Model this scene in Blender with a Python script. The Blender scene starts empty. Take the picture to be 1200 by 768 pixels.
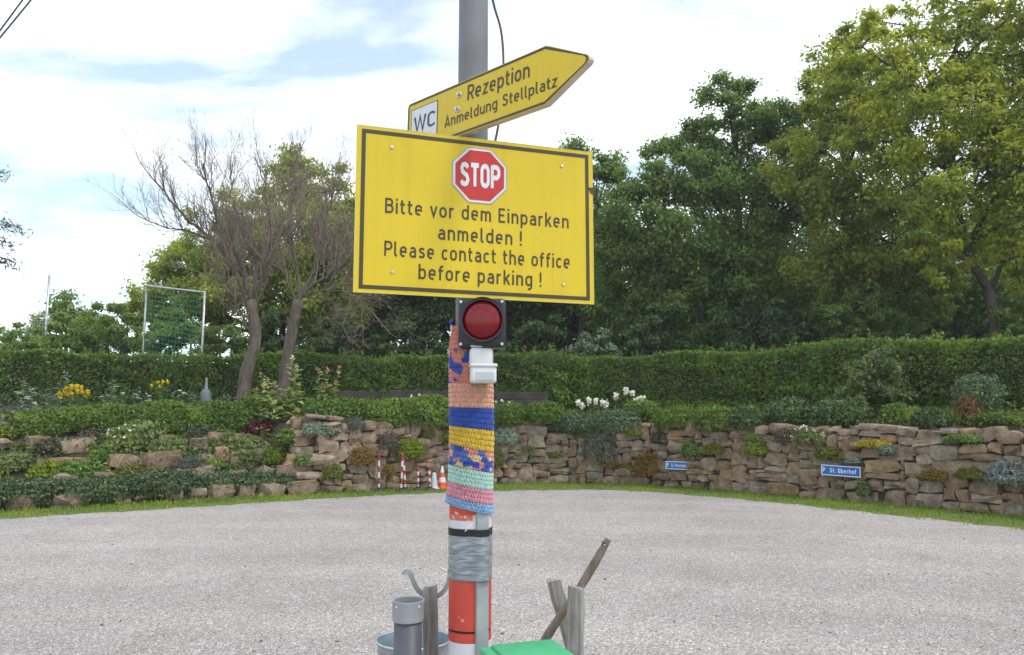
import bpy, bmesh, math, random
import numpy as np
from mathutils import Vector, Matrix, Euler

# ------------------------------------------------------------------ camera, sky, sun, exposure
SC = bpy.context.scene
COL = SC.collection
rng = np.random.default_rng(11)
random.seed(11)
F = 933.0                      # focal length in photo pixels (1200 wide)
EYE = 1.62
PITCH = math.atan(108 / F)
CP, SP = math.cos(PITCH), math.sin(PITCH)
cam_d = bpy.data.cameras.new('camera')
cam_d.sensor_width = 36
cam_d.lens = 36 * F / 1200
cam_d.clip_start = 0.05
cam_d.clip_end = 2000
cam = bpy.data.objects.new('camera', cam_d)
cam.location = (0, 0, EYE)
cam.rotation_euler = (math.pi / 2 + PITCH, 0, 0)
COL.objects.link(cam)
SC.camera = cam

SUN_EL, SUN_AZ = math.radians(56), math.radians(118)     # azimuth from +Y towards +X
world = bpy.data.worlds.new('World')
SC.world = world
world.use_nodes = True
wn = world.node_tree
wn.nodes.clear()
def wnode(t, **k):
    n = wn.nodes.new(t)
    for a, b in k.items(): setattr(n, a, b)
    return n
w_out = wnode('ShaderNodeOutputWorld')
w_bg = wnode('ShaderNodeBackground')
w_sky = wnode('ShaderNodeTexSky', sky_type='NISHITA', sun_disc=False)
w_sky.sun_elevation = SUN_EL
w_sky.sun_rotation = SUN_AZ
w_sky.dust_density = 0.6
w_scale = wnode('ShaderNodeVectorMath', operation='MULTIPLY')
w_scale.inputs[1].default_value = (0.125, 0.15, 0.135)
wn.links.new(w_sky.outputs[0], w_scale.inputs[0])
w_tc = wnode('ShaderNodeTexCoord')
w_sep = wnode('ShaderNodeSeparateXYZ')
wn.links.new(w_tc.outputs['Generated'], w_sep.inputs[0])
w_add = wnode('ShaderNodeMath', operation='ADD'); w_add.inputs[1].default_value = 0.22
w_mx = wnode('ShaderNodeMath', operation='MAXIMUM'); w_mx.inputs[1].default_value = 0.0
wn.links.new(w_sep.outputs[2], w_mx.inputs[0]); wn.links.new(w_mx.outputs[0], w_add.inputs[0])
w_dx = wnode('ShaderNodeMath', operation='DIVIDE'); w_dy = wnode('ShaderNodeMath', operation='DIVIDE')
wn.links.new(w_sep.outputs[0], w_dx.inputs[0]); wn.links.new(w_add.outputs[0], w_dx.inputs[1])
wn.links.new(w_sep.outputs[1], w_dy.inputs[0]); wn.links.new(w_add.outputs[0], w_dy.inputs[1])
w_cmb = wnode('ShaderNodeCombineXYZ')
wn.links.new(w_dx.outputs[0], w_cmb.inputs[0]); wn.links.new(w_dy.outputs[0], w_cmb.inputs[1])
w_map = wnode('ShaderNodeMapping')
w_map.inputs['Location'].default_value = (0.4, 8.8, 0.0)
w_map.inputs['Rotation'].default_value = (0, 0, math.radians(-25))
w_map.inputs['Scale'].default_value = (0.75, 1.5, 1)
wn.links.new(w_cmb.outputs[0], w_map.inputs[0])
w_noise = wnode('ShaderNodeTexNoise')
w_noise.inputs['Scale'].default_value = 1.5
w_noise.inputs['Detail'].default_value = 7
w_noise.inputs['Roughness'].default_value = 0.58
w_noise.inputs['Distortion'].default_value = 0.25
wn.links.new(w_map.outputs[0], w_noise.inputs['Vector'])
w_mr = wnode('ShaderNodeMapRange')
w_mr.inputs['From Min'].default_value = 0.38
w_mr.inputs['From Max'].default_value = 0.62
w_mr.inputs['To Min'].default_value = 0.22
w_mr.inputs['To Max'].default_value = 1.0
wn.links.new(w_noise.outputs[0], w_mr.inputs[0])
w_mix = wnode('ShaderNodeMix', data_type='RGBA')
wn.links.new(w_mr.outputs[0], w_mix.inputs['Factor'])
wn.links.new(w_scale.outputs[0], w_mix.inputs['A'])
w_mix.inputs['B'].default_value = (1.30, 1.32, 1.35, 1)
wn.links.new(w_mix.outputs['Result'], w_bg.inputs['Color'])
w_bg.inputs['Strength'].default_value = 1.0
wn.links.new(w_bg.outputs[0], w_out.inputs[0])

sun_d = bpy.data.lights.new('sun', 'SUN')
sun_d.energy = 1.5
sun_d.angle = math.radians(12)
sun_d.color = (1.0, 0.95, 0.86)
sun = bpy.data.objects.new('sun', sun_d)
sun.rotation_euler = (math.pi / 2 - SUN_EL, 0, math.pi - SUN_AZ)
sun.location = (25, -14, 40)
COL.objects.link(sun)

SC.view_settings.view_transform = 'Standard'
SC.view_settings.look = 'None'
SC.view_settings.exposure = 0.62
SC.view_settings.gamma = 1.0
SC.view_settings.use_curve_mapping = False
SC.render.engine = 'CYCLES'
SC.cycles.use_denoising = True
SC.cycles.max_bounces = 6
SC.cycles.diffuse_bounces = 3
SC.cycles.transparent_max_bounces = 6

# ------------------------------------------------------------------ pixel -> place helpers
def ray(px, py):
    xc, yc = (px - 600) / F, (384 - py) / F
    return np.array([xc, CP - SP * yc, SP + CP * yc])
def at_y(px, py, Y):
    d = ray(px, py); t = Y / d[1]
    return np.array([d[0] * t, Y, EYE + d[2] * t])
def on_z(px, py, z=0.0):
    d = ray(px, py); t = (z - EYE) / d[2]
    return np.array([d[0] * t, d[1] * t, z])
CX, CY = 0.0, 9.0              # centre of the curved forecourt
def polar(x, y): return math.atan2(x - CX, y - CY), math.hypot(x - CX, y - CY)
def from_polar(th, r): return CX + r * math.sin(th), CY + r * math.cos(th)
WALL_PX = [(-60, 606), (0, 601), (100, 596), (200, 590), (300, 584), (370, 580), (440, 576), (530, 570.5), (580, 568.5), (650, 567.5),
           (720, 568), (790, 572), (860, 577), (930, 583), (1010, 590), (1100, 598), (1200, 607)]
VERGE_PX = [(-60, 613), (0, 608), (100, 602), (200, 596), (300, 589.5), (370, 585), (440, 581), (530, 577), (580, 575.5), (650, 574),
            (720, 574), (790, 578.5), (860, 584.5), (930, 591), (1010, 600), (1100, 609), (1200, 620)]
def _curve(px):
    pts = [polar(*on_z(x, y)[:2]) for x, y in px]
    th = np.array([p[0] for p in pts]); r = np.array([p[1] for p in pts])
    o = np.argsort(th); th, r = th[o], r[o]
    g = np.radians(np.arange(-130, 131, 1.0))
    v = np.interp(g, th, r)
    k = np.ones(9) / 9
    v = np.convolve(np.pad(v, 4, mode='edge'), k, 'valid')
    return lambda t: np.interp(t, g, v)
RW = _curve(WALL_PX)
RV = _curve(VERGE_PX)
def smooth(a, b, x):
    t = np.clip((x - a) / (b - a), 0, 1); return t * t * (3 - 2 * t)
def wall_h(th):
    d = np.degrees(th)
    h = np.interp(d, [-60, -25, -5, 15, 40, 70], [1.52, 1.62, 1.6, 1.5, 1.46, 1.44])
    return h * (1 - smooth(95, 120, abs(d)))
def bank_k(th): return 1 - smooth(-34, -24, np.degrees(th))
def terr_z(th, r):
    s = r - RW(th)
    wd = 0.14 + bank_k(th) * 2.3
    h = wall_h(th)
    t = np.clip(s / wd, 0, 1)
    z = h * t
    z = z + np.clip(s - wd, 0, 4) * 0.10 + np.clip(s - wd - 4, 0, 60) * 0.02
    return np.where(s < 0, 0.0, z)
def terr_xy(x, y):
    th, r = polar(x, y); return float(terr_z(th, r))
def hit(px, py, t0=8.0):
    d = ray(px, py); t = t0
    while t < 60:
        p = d * t
        if EYE + p[2] <= terr_xy(p[0], p[1]) or EYE + p[2] <= 0: break
        t += 0.02
    p = d * t
    return np.array([p[0], p[1], EYE + p[2]])
def terrace(px, ds):
    """point on the upper ground in the azimuth of px, ds metres behind the wall top line"""
    d = ray(px, 492); a = d[0] / d[1]
    Y = 9.0
    while Y < 80:
        th, r = polar(a * Y, Y)
        if Y > 10 and r - RW(th) >= ds: break
        Y += 0.02
    return np.array([a * Y, Y, terr_xy(a * Y, Y)])
def ppm(P):                    # photo pixels per metre at a place
    return F / (P[1] * CP + (P[2] - EYE) * SP)

# ------------------------------------------------------------------ materials
MATS = {}
def new_mat(name):
    m = bpy.data.materials.new(name); m.use_nodes = True
    nt = m.node_tree; b = nt.nodes['Principled BSDF']
    MATS[name] = m
    return m, nt, b
def nd(nt, t, **k):
    n = nt.nodes.new(t)
    for a, v in k.items():
        if a.startswith('i_'): n.inputs[a[2:].replace('_', ' ')].default_value = v
        else: setattr(n, a, v)
    return n
def ramp(nt, fac, stops, interp='LINEAR'):
    r = nt.nodes.new('ShaderNodeValToRGB'); r.color_ramp.interpolation = interp
    e = r.color_ramp.elements
    while len(e) < len(stops): e.new(0.5)
    for k, (p, c) in enumerate(stops):
        e[k].position = p; e[k].color = (*c, 1)
    nt.links.new(fac, r.inputs[0])
    return r.outputs[0]
def mixc(nt, fac, a, b, mode='MIX'):
    m = nt.nodes.new('ShaderNodeMix'); m.data_type = 'RGBA'; m.blend_type = mode
    for sock, v in (('Factor', fac), ('A', a), ('B', b)):
        if isinstance(v, (int, float)): m.inputs[sock].default_value = v
        elif isinstance(v, tuple): m.inputs[sock].default_value = (*v, 1)
        else: nt.links.new(v, m.inputs[sock])
    return m.outputs['Result']
def noise(nt, scale, detail=4, rough=0.55, coord='Object'):
    tc = nt.nodes.new('ShaderNodeTexCoord'); n = nt.nodes.new('ShaderNodeTexNoise')
    n.inputs['Scale'].default_value = scale; n.inputs['Detail'].default_value = detail; n.inputs['Roughness'].default_value = rough
    nt.links.new(tc.outputs[coord], n.inputs['Vector'])
    return n.outputs[0]
def bump(nt, b, height, strength, dist=0.01):
    n = nt.nodes.new('ShaderNodeBump'); n.inputs['Strength'].default_value = strength; n.inputs['Distance'].default_value = dist
    nt.links.new(height, n.inputs['Height']); nt.links.new(n.outputs[0], b.inputs['Normal'])
def plain(name, col, rough=0.5, metal=0.0, var=0.12, vs=6.0, bmp=0.0, bs=60.0, spec=0.4, coat=0.0):
    m, nt, b = new_mat(name)
    n = noise(nt, vs, 5)
    dark = tuple(c * (1 - var * 1.6) for c in col); lite = tuple(min(1, c * (1 + var)) for c in col)
    c = ramp(nt, n, [(0.3, dark), (0.7, lite)])
    nt.links.new(c, b.inputs['Base Color'])
    b.inputs['Roughness'].default_value = rough; b.inputs['Metallic'].default_value = metal
    b.inputs['Specular IOR Level'].default_value = spec; b.inputs['Coat Weight'].default_value = coat
    if bmp: bump(nt, b, noise(nt, bs, 4), bmp)
    return m
def leafmat(name, c1, c2, trans=0.3, rough=0.55, tw=1.6):
    m, nt, b = new_mat(name)
    g = nt.nodes.new('ShaderNodeNewGeometry')
    oi = nt.nodes.new('ShaderNodeObjectInfo')
    base = mixc(nt, g.outputs['Random Per Island'], c1, c2)
    n = noise(nt, 0.8, 3)
    base = mixc(nt, ramp(nt, n, [(0.35, (0, 0, 0)), (0.65, (1, 1, 1))]), mixc(nt, 1.0, base, (0.72, 0.76, 0.8), 'MULTIPLY'), mixc(nt, 1.0, base, (1.22, 1.15, 0.95), 'MULTIPLY'))
    v = nd(nt, 'ShaderNodeMapRange'); v.inputs['To Min'].default_value = 0.85; v.inputs['To Max'].default_value = 1.15
    nt.links.new(oi.outputs['Random'], v.inputs[0])
    sc = nt.nodes.new('ShaderNodeVectorMath'); sc.operation = 'SCALE'
    nt.links.new(base, sc.inputs[0]); nt.links.new(v.outputs[0], sc.inputs['Scale'])
    base = sc.outputs[0]
    nt.links.new(base, b.inputs['Base Color'])
    b.inputs['Roughness'].default_value = rough; b.inputs['Specular IOR Level'].default_value = 0.35
    t = nt.nodes.new('ShaderNodeBsdfTranslucent')
    s2 = nt.nodes.new('ShaderNodeVectorMath'); s2.operation = 'MULTIPLY'; s2.inputs[1].default_value = (tw * 1.05, tw, tw * 0.5)
    nt.links.new(base, s2.inputs[0]); nt.links.new(s2.outputs[0], t.inputs[0])
    mx = nt.nodes.new('ShaderNodeMixShader'); mx.inputs[0].default_value = trans
    nt.links.new(b.outputs[0], mx.inputs[1]); nt.links.new(t.outputs[0], mx.inputs[2])
    nt.links.new(mx.outputs[0], nt.nodes['Material Output'].inputs[0])
    return m

# foliage
leafmat('hedge', (.07, .145, .028), (.18, .28, .06), .35)
leafmat('tree_mid', (.075, .15, .045), (.19, .28, .085), .45)
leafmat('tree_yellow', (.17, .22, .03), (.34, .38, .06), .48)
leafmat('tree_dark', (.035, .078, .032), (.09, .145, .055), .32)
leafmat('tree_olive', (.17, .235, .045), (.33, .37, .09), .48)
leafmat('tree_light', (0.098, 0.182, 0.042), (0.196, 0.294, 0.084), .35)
leafmat('cotoneaster', (.045, .085, .04), (.11, .16, .085), .15)
leafmat('juniper', (0.061, 0.128, 0.016), (0.149, 0.230, 0.041), .2)
leafmat('juniper_grey', (0.065, 0.117, 0.065), (0.156, 0.221, 0.130), .15)
leafmat('cushion_bright', (0.130, 0.200, 0.015), (0.240, 0.300, 0.040), .25)
leafmat('cushion_moss', (0.103, 0.138, 0.017), (0.218, 0.230, 0.034), .2)
leafmat('silver', (0.170, 0.250, 0.200), (0.320, 0.400, 0.340), .2, tw=1.1)
leafmat('blue_silver', (0.220, 0.290, 0.300), (0.400, 0.460, 0.480), .2, tw=1.1)
leafmat('heather', (0.078, 0.078, 0.058), (0.182, 0.150, 0.130), .15, tw=1.1)
leafmat('grey_thyme', (0.078, 0.098, 0.085), (0.156, 0.176, 0.156), .15, tw=1.1)
leafmat('ochre', (0.170, 0.110, 0.020), (0.330, 0.220, 0.050), .25)
leafmat('pale', (0.130, 0.190, 0.060), (0.250, 0.300, 0.130), .3)
leafmat('fresh', (0.090, 0.180, 0.040), (0.180, 0.290, 0.070), .3)
leafmat('dark_red', (0.060, 0.012, 0.020), (0.150, 0.030, 0.040), .2)
leafmat('box', (0.045, 0.090, 0.033), (0.128, 0.195, 0.075), .15)
leafmat('grass', (0.100, 0.190, 0.020), (0.240, 0.310, 0.050), .3)
leafmat('tall_grass', (0.130, 0.220, 0.030), (0.260, 0.320, 0.070), .35)
leafmat('rusty', (0.160, 0.070, 0.030), (0.240, 0.130, 0.060), .2)
leafmat('sedum_yellow', (0.380, 0.340, 0.020), (0.550, 0.460, 0.050), .25)
leafmat('petal_white', (0.720, 0.720, 0.740), (0.850, 0.840, 0.860), .3, tw=1.0)
leafmat('petal_yellow', (0.600, 0.430, 0.010), (0.750, 0.560, 0.020), .3, tw=1.0)
leafmat('petal_red', (.42, .10, .10), (.58, .28, .26), .3, tw=1.0)
leafmat('elder', (.09, .15, .05), (.20, .25, .11), .3)
leafmat('holly', (.22, .30, .13), (.44, .50, .28), .3)
leafmat('cover', (.06, .11, .025), (.19, .24, .08), .25)
leafmat('needle', (0.050, 0.050, 0.045), (0.100, 0.100, 0.090), .2)

m, nt, b = new_mat('stone')
oi = nt.nodes.new('ShaderNodeObjectInfo')
c = ramp(nt, oi.outputs['Random'], [(0.0, (.25, .175, .125)), (.15, (.33, .25, .185)), (.3, (.29, .21, .16)), (.45, (.38, .31, .245)), (.6, (.28, .21, .15)), (.75, (.36, .25, .15)), (.88, (.33, .285, .235)), (1.0, (.26, .205, .165))])
tc = nt.nodes.new('ShaderNodeTexCoord'); mp = nt.nodes.new('ShaderNodeVectorMath'); mp.operation = 'ADD'
gp = nt.nodes.new('ShaderNodeNewGeometry')
nn = nt.nodes.new('ShaderNodeTexNoise'); nn.inputs['Scale'].default_value = 7; nn.inputs['Detail'].default_value = 7; nn.inputs['Roughness'].default_value = .65
nt.links.new(gp.outputs['Position'], nn.inputs['Vector'])
c = mixc(nt, ramp(nt, nn.outputs[0], [(.35, (0, 0, 0)), (.7, (1, 1, 1))]), mixc(nt, 1.0, c, (.6, .58, .56), 'MULTIPLY'), mixc(nt, 1.0, c, (1.4, 1.38, 1.32), 'MULTIPLY'))
n2 = nt.nodes.new('ShaderNodeTexNoise'); n2.inputs['Scale'].default_value = 2.3; n2.inputs['Detail'].default_value = 5
nt.links.new(gp.outputs['Position'], n2.inputs['Vector'])
c = mixc(nt, ramp(nt, n2.outputs[0], [(.56, (0, 0, 0)), (.72, (.7, .7, .7))]), c, (.14, .14, .07))
n3 = nt.nodes.new('ShaderNodeTexNoise'); n3.inputs['Scale'].default_value = 45; n3.inputs['Detail'].default_value = 3
nt.links.new(gp.outputs['Position'], n3.inputs['Vector'])
c = mixc(nt, ramp(nt, n3.outputs[0], [(.6, (0, 0, 0)), (.75, (.5, .5, .5))]), c, (.42, .39, .35))
nt.links.new(c, b.inputs['Base Color']); b.inputs['Roughness'].default_value = .9; b.inputs['Specular IOR Level'].default_value = .2
ad = nt.nodes.new('ShaderNodeMath'); ad.operation = 'ADD'
nt.links.new(nn.outputs[0], ad.inputs[0]); nt.links.new(n3.outputs[0], ad.inputs[1])
bump(nt, b, ad.outputs[0], 1.0, .05)

m, nt, b = new_mat('gravel')
v1 = nt.nodes.new('ShaderNodeTexVoronoi'); v1.inputs['Scale'].default_value = 120
v2 = nt.nodes.new('ShaderNodeTexVoronoi'); v2.inputs['Scale'].default_value = 55
tc = nt.nodes.new('ShaderNodeTexCoord')
for v in (v1, v2): nt.links.new(tc.outputs['Object'], v.inputs['Vector'])
s1 = nt.nodes.new('ShaderNodeSeparateColor'); nt.links.new(v1.outputs['Color'], s1.inputs[0])
s2 = nt.nodes.new('ShaderNodeSeparateColor'); nt.links.new(v2.outputs['Color'], s2.inputs[0])
GR = [(0, (.15, .136, .131)), (.25, (.225, .206, .204)), (.5, (.28, .259, .257)), (.75, (.335, .311, .31)), (.88, (.41, .385, .383)), (1, (.84, .82, .82))]
ca = ramp(nt, s1.outputs[0], GR); cb = ramp(nt, s2.outputs[1], GR)
c = mixc(nt, .35, ca, cb)
big = noise(nt, .22, 6, .6); mid = noise(nt, 1.7, 5, .6)
c = mixc(nt, ramp(nt, big, [(.35, (0, 0, 0)), (.68, (1, 1, 1))]), mixc(nt, 1.0, c, (.88, .86, .85), 'MULTIPLY'), mixc(nt, 1.0, c, (1.1, 1.09, 1.08), 'MULTIPLY'))
c = mixc(nt, ramp(nt, mid, [(.3, (.7, .7, .7)), (.5, (0, 0, 0))]), c, mixc(nt, 1.0, c, (.85, .82, .79), 'MULTIPLY'))
mpg = nt.nodes.new('ShaderNodeMapping'); mpg.inputs['Location'].default_value = (2.0, 4.0, 0)
nt.links.new(tc.outputs['Object'], mpg.inputs[0])
wv = nt.nodes.new('ShaderNodeTexWave'); wv.wave_type = 'RINGS'; wv.rings_direction = 'Z'; wv.inputs['Scale'].default_value = .16; wv.inputs['Distortion'].default_value = 5; wv.inputs['Detail'].default_value = 4; wv.inputs['Detail Scale'].default_value = .5
nt.links.new(mpg.outputs[0], wv.inputs['Vector'])
c = mixc(nt, ramp(nt, wv.outputs[0], [(.45, (0, 0, 0)), (.95, (.5, .5, .5))]), c, mixc(nt, 1.0, c, (1.16, 1.15, 1.13), 'MULTIPLY'))
nt.links.new(c, b.inputs['Base Color']); b.inputs['Roughness'].default_value = .85; b.inputs['Specular IOR Level'].default_value = .25
bump(nt, b, v1.outputs['Distance'], .55, .008)

m, nt, b = new_mat('pebble')
g = nt.nodes.new('ShaderNodeNewGeometry')
c = ramp(nt, g.outputs['Random Per Island'], [(0, (.13, .115, .108)), (.3, (.20, .182, .178)), (.6, (.26, .24, .235)), (.8, (.33, .31, .305)), (.93, (.45, .43, .425)), (1, (.75, .74, .74))])
nt.links.new(c, b.inputs['Base Color']); b.inputs['Roughness'].default_value = .75

m, nt, b = new_mat('soil')
n = noise(nt, 3.5, 8, .7)
nt.links.new(ramp(nt, n, [(.3, (.022, .017, .013)), (.6, (.055, .042, .03)), (.75, (.04, .05, .02))]), b.inputs['Base Color'])
b.inputs['Roughness'].default_value = .95; bump(nt, b, n, .8, .05)
m, nt, b = new_mat('turf')
n = noise(nt, 6, 8, .7)
nt.links.new(ramp(nt, n, [(.3, (.06, .09, .02)), (.55, (.11, .15, .03)), (.75, (.16, .15, .07))]), b.inputs['Base Color'])
b.inputs['Roughness'].default_value = .95; bump(nt, b, noise(nt, 60, 4), .8, .02)

m, nt, b = new_mat('bark')
n = noise(nt, 5, 7, .65)
nt.links.new(ramp(nt, n, [(.3, (.03, .025, .02)), (.7, (.10, .085, .072))]), b.inputs['Base Color'])
b.inputs['Roughness'].default_value = .9; bump(nt, b, noise(nt, 22, 6, .7), .9, .03)
m, nt, b = new_mat('bare_bark')
tc = nt.nodes.new('ShaderNodeTexCoord'); mp = nt.nodes.new('ShaderNodeMapping'); mp.inputs['Scale'].default_value = (14, 14, 3)
nt.links.new(tc.outputs['Object'], mp.inputs[0]); fn = nt.nodes.new('ShaderNodeTexNoise'); fn.inputs['Scale'].default_value = 1.0; fn.inputs['Detail'].default_value = 8; fn.inputs['Roughness'].default_value = .7
nt.links.new(mp.outputs[0], fn.inputs['Vector'])
n = noise(nt, 2, 6, .65)
c = ramp(nt, fn.outputs[0], [(.32, (.045, .034, .027)), (.5, (.115, .09, .075)), (.68, (.20, .165, .14))])
c = mixc(nt, ramp(nt, n, [(.45, (0, 0, 0)), (.7, (.6, .6, .6))]), c, (.13, .12, .085))
nt.links.new(c, b.inputs['Base Color'])
b.inputs['Roughness'].default_value = .9; bump(nt, b, fn.outputs[0], 1.0, .06)

plain('twig_bare', (.20, .155, .135), .9)
plain('stem', (.10, .13, .06), .8)
plain('twig_dark', (.035, .04, .025), .95)
# man-made
m, nt, b = new_mat('pole_grey')
n = noise(nt, 2.2, 6, .6)
nt.links.new(ramp(nt, n, [(.3, (.12, .125, .14)), (.7, (.20, .205, .225))]), b.inputs['Base Color'])
b.inputs['Roughness'].default_value = .7; bump(nt, b, noise(nt, 70, 4), .35, .004)
def sign_mat(name, col, rough=.35):
    m, nt, b = new_mat(name)
    n = noise(nt, 1.6, 6, .6); f = noise(nt, 38, 3)
    c = mixc(nt, ramp(nt, n, [(.3, (0, 0, 0)), (.7, (1, 1, 1))]), tuple(x * .93 for x in col), tuple(min(1, x * 1.05) for x in col))
    c = mixc(nt, ramp(nt, f, [(.62, (0, 0, 0)), (.8, (.22, .22, .22))]), c, tuple(x * .75 for x in col))
    tc = nt.nodes.new('ShaderNodeTexCoord'); mp = nt.nodes.new('ShaderNodeMapping'); mp.inputs['Scale'].default_value = (26, 26, 1.3)
    nt.links.new(tc.outputs['Object'], mp.inputs[0]); sn_ = nt.nodes.new('ShaderNodeTexNoise'); sn_.inputs['Scale'].default_value = 1.0; sn_.inputs['Detail'].default_value = 5
    nt.links.new(mp.outputs[0], sn_.inputs['Vector'])
    c = mixc(nt, ramp(nt, sn_.outputs[0], [(.52, (0, 0, 0)), (.8, (.38, .38, .38))]), c, mixc(nt, 1.0, c, (.72, .72, .78), 'MULTIPLY'))
    rr = ramp(nt, n, [(.3, (rough * .8,) * 3), (.7, (rough * 1.5,) * 3)]); nt.links.new(rr, b.inputs['Roughness'])
    bump(nt, b, noise(nt, 2.2, 2), .25, .02)
    nt.links.new(c, b.inputs['Base Color']); b.inputs['Specular IOR Level'].default_value = .4
    return m
sign_mat('sign_yellow', (.60, .445, .012))
sign_mat('sign_edge', (.54, .48, .12), .4)
sign_mat('sign_white', (.62, .64, .67))
sign_mat('sign_red', (.46, .028, .024))
sign_mat('sign_brown', (.055, .042, .02))
sign_mat('sign_blue', (.012, .12, .42))
sign_mat('sign_navy', (.03, .035, .08))
plain('sign_back', (.55, .5, .42), .5)
plain('steel', (.55, .56, .57), .35, .9, .1, 12, .15, 90)
plain('galvanised', (.40, .43, .45), .42, .75, .18, 9, .15, 60)
plain('zinc_blue', (.30, .38, .43), .4, .6, .15, 9, .1, 50)
plain('black_plastic', (.022, .023, .03), .38, 0, .15)
plain('duct_grey', (.30, .32, .33), .5, .1, .16, 5, .2, 40)
plain('pipe_collar', (.28, .30, .32), .45, 0, .1, 7)
plain('pipe_dark', (.075, .075, .095), .5, 0, .15, 7)
plain('white_plastic', (.60, .61, .61), .4, 0, .06, 9)
plain('window_grey', (.42, .44, .46), .3)
plain('black_tape', (.012, .012, .016), .4)
plain('cable', (.10, .105, .12), .6)
plain('blue_ball', (.02, .03, .25), .35)
plain('dark_rubber', (.035, .036, .04), .7)
plain('grey_bottle', (.11, .14, .16), .6, .1)
plain('dark_timber', (.05, .037, .037), .85, 0, .3, 4, .4, 30)
plain('cone_orange', (.72, .10, .035), .5)
plain('post_red', (.36, .05, .05), .6)
plain('bin_green', (.04, .32, .14), .4, 0, .1, 5, .08, 120)
plain('bin_lid', (.06, .38, .175), .38, 0, .1, 5, .08, 120)
plain('net_green', (.04, .22, .13), .7)
plain('net_white', (.62, .64, .66), .7)
def worn_band(name, col, under, amt):
    m, nt, b = new_mat(name)
    n = noise(nt, 30, 6, .7); n2 = noise(nt, 5, 4)
    ml = nt.nodes.new('ShaderNodeMath'); ml.operation = 'MULTIPLY'
    nt.links.new(n, ml.inputs[0]); nt.links.new(n2, ml.inputs[1])
    c = mixc(nt, ramp(nt, ml.outputs[0], [(amt, (0, 0, 0)), (amt + .015, (1, 1, 1))]), col, under)
    n3 = noise(nt, 3, 5)
    c = mixc(nt, ramp(nt, n3, [(.3, (0, 0, 0)), (.7, (.4, .4, .4))]), c, mixc(nt, 1.0, c, (.75, .72, .72), 'MULTIPLY'))
    nt.links.new(c, b.inputs['Base Color']); b.inputs['Roughness'].default_value = .42
    return m
worn_band('guard_red', (.50, .055, .035), (.62, .58, .55), .365)
worn_band('guard_peel', (.66, .62, .60), (.60, .12, .07), .235)
worn_band('guard_white', (.58, .59, .63), (.55, .20, .15), .40)
m, nt, b = new_mat('duct_tape')
tc = nt.nodes.new('ShaderNodeTexCoord'); mp = nt.nodes.new('ShaderNodeMapping')
mp.inputs['Rotation'].default_value = (0, .5, 0); mp.inputs['Scale'].default_value = (6, 6, 34)
nt.links.new(tc.outputs['Object'], mp.inputs[0])
wv = nt.nodes.new('ShaderNodeTexNoise'); wv.inputs['Scale'].default_value = 1.4; wv.inputs['Detail'].default_value = 4; wv.inputs['Distortion'].default_value = .8
nt.links.new(mp.outputs[0], wv.inputs['Vector'])
nt.links.new(ramp(nt, wv.outputs[0], [(.3, (.17, .19, .215)), (.55, (.25, .275, .30)), (.72, (.36, .385, .41))]), b.inputs['Base Color'])
b.inputs['Roughness'].default_value = .32; b.inputs['Metallic'].default_value = .25
bump(nt, b, wv.outputs[0], .7, .012)
m, nt, b = new_mat('weathered_wood')
tc = nt.nodes.new('ShaderNodeTexCoord'); mp = nt.nodes.new('ShaderNodeMapping'); mp.inputs['Scale'].default_value = (45, 45, 3.5)
nt.links.new(tc.outputs['Object'], mp.inputs[0])
wv = nt.nodes.new('ShaderNodeTexNoise'); wv.inputs['Scale'].default_value = 1.2; wv.inputs['Detail'].default_value = 6
nt.links.new(mp.outputs[0], wv.inputs['Vector'])
c = ramp(nt, wv.outputs[0], [(.3, (.15, .142, .13)), (.55, (.26, .25, .235)), (.75, (.37, .36, .345))])
c = mixc(nt, ramp(nt, noise(nt, 9, 5), [(.55, (0, 0, 0)), (.75, (.6, .6, .6))]), c, (.17, .16, .10))
nt.links.new(c, b.inputs['Base Color']); b.inputs['Roughness'].default_value = .85
bump(nt, b, wv.outputs[0], .8, .006)
m, nt, b = new_mat('brown_wood')
mp = nt.nodes.new('ShaderNodeMapping'); mp.inputs['Scale'].default_value = (40, 40, 3.0); tc = nt.nodes.new('ShaderNodeTexCoord')
nt.links.new(tc.outputs['Object'], mp.inputs[0])
wv = nt.nodes.new('ShaderNodeTexNoise'); wv.inputs['Scale'].default_value = 1.2; wv.inputs['Detail'].default_value = 6
nt.links.new(mp.outputs[0], wv.inputs['Vector'])
nt.links.new(ramp(nt, wv.outputs[0], [(.3, (.10, .078, .06)), (.7, (.22, .175, .14))]), b.inputs['Base Color'])
b.inputs['Roughness'].default_value = .75; bump(nt, b, wv.outputs[0], .6, .005)
m, nt, b = new_mat('lens_red')
b.inputs['Base Color'].default_value = (.16, .002, .005, 1); b.inputs['Roughness'].default_value = .12
b.inputs['Specular IOR Level'].default_value = .3; b.inputs['Coat Weight'].default_value = .25; b.inputs['Coat Roughness'].default_value = .03
vv = nt.nodes.new('ShaderNodeTexVoronoi'); vv.inputs['Scale'].default_value = 90; tc = nt.nodes.new('ShaderNodeTexCoord')
nt.links.new(tc.outputs['Object'], vv.inputs['Vector'])
bump(nt, b, vv.outputs['Distance'], .12, .003)
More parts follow.
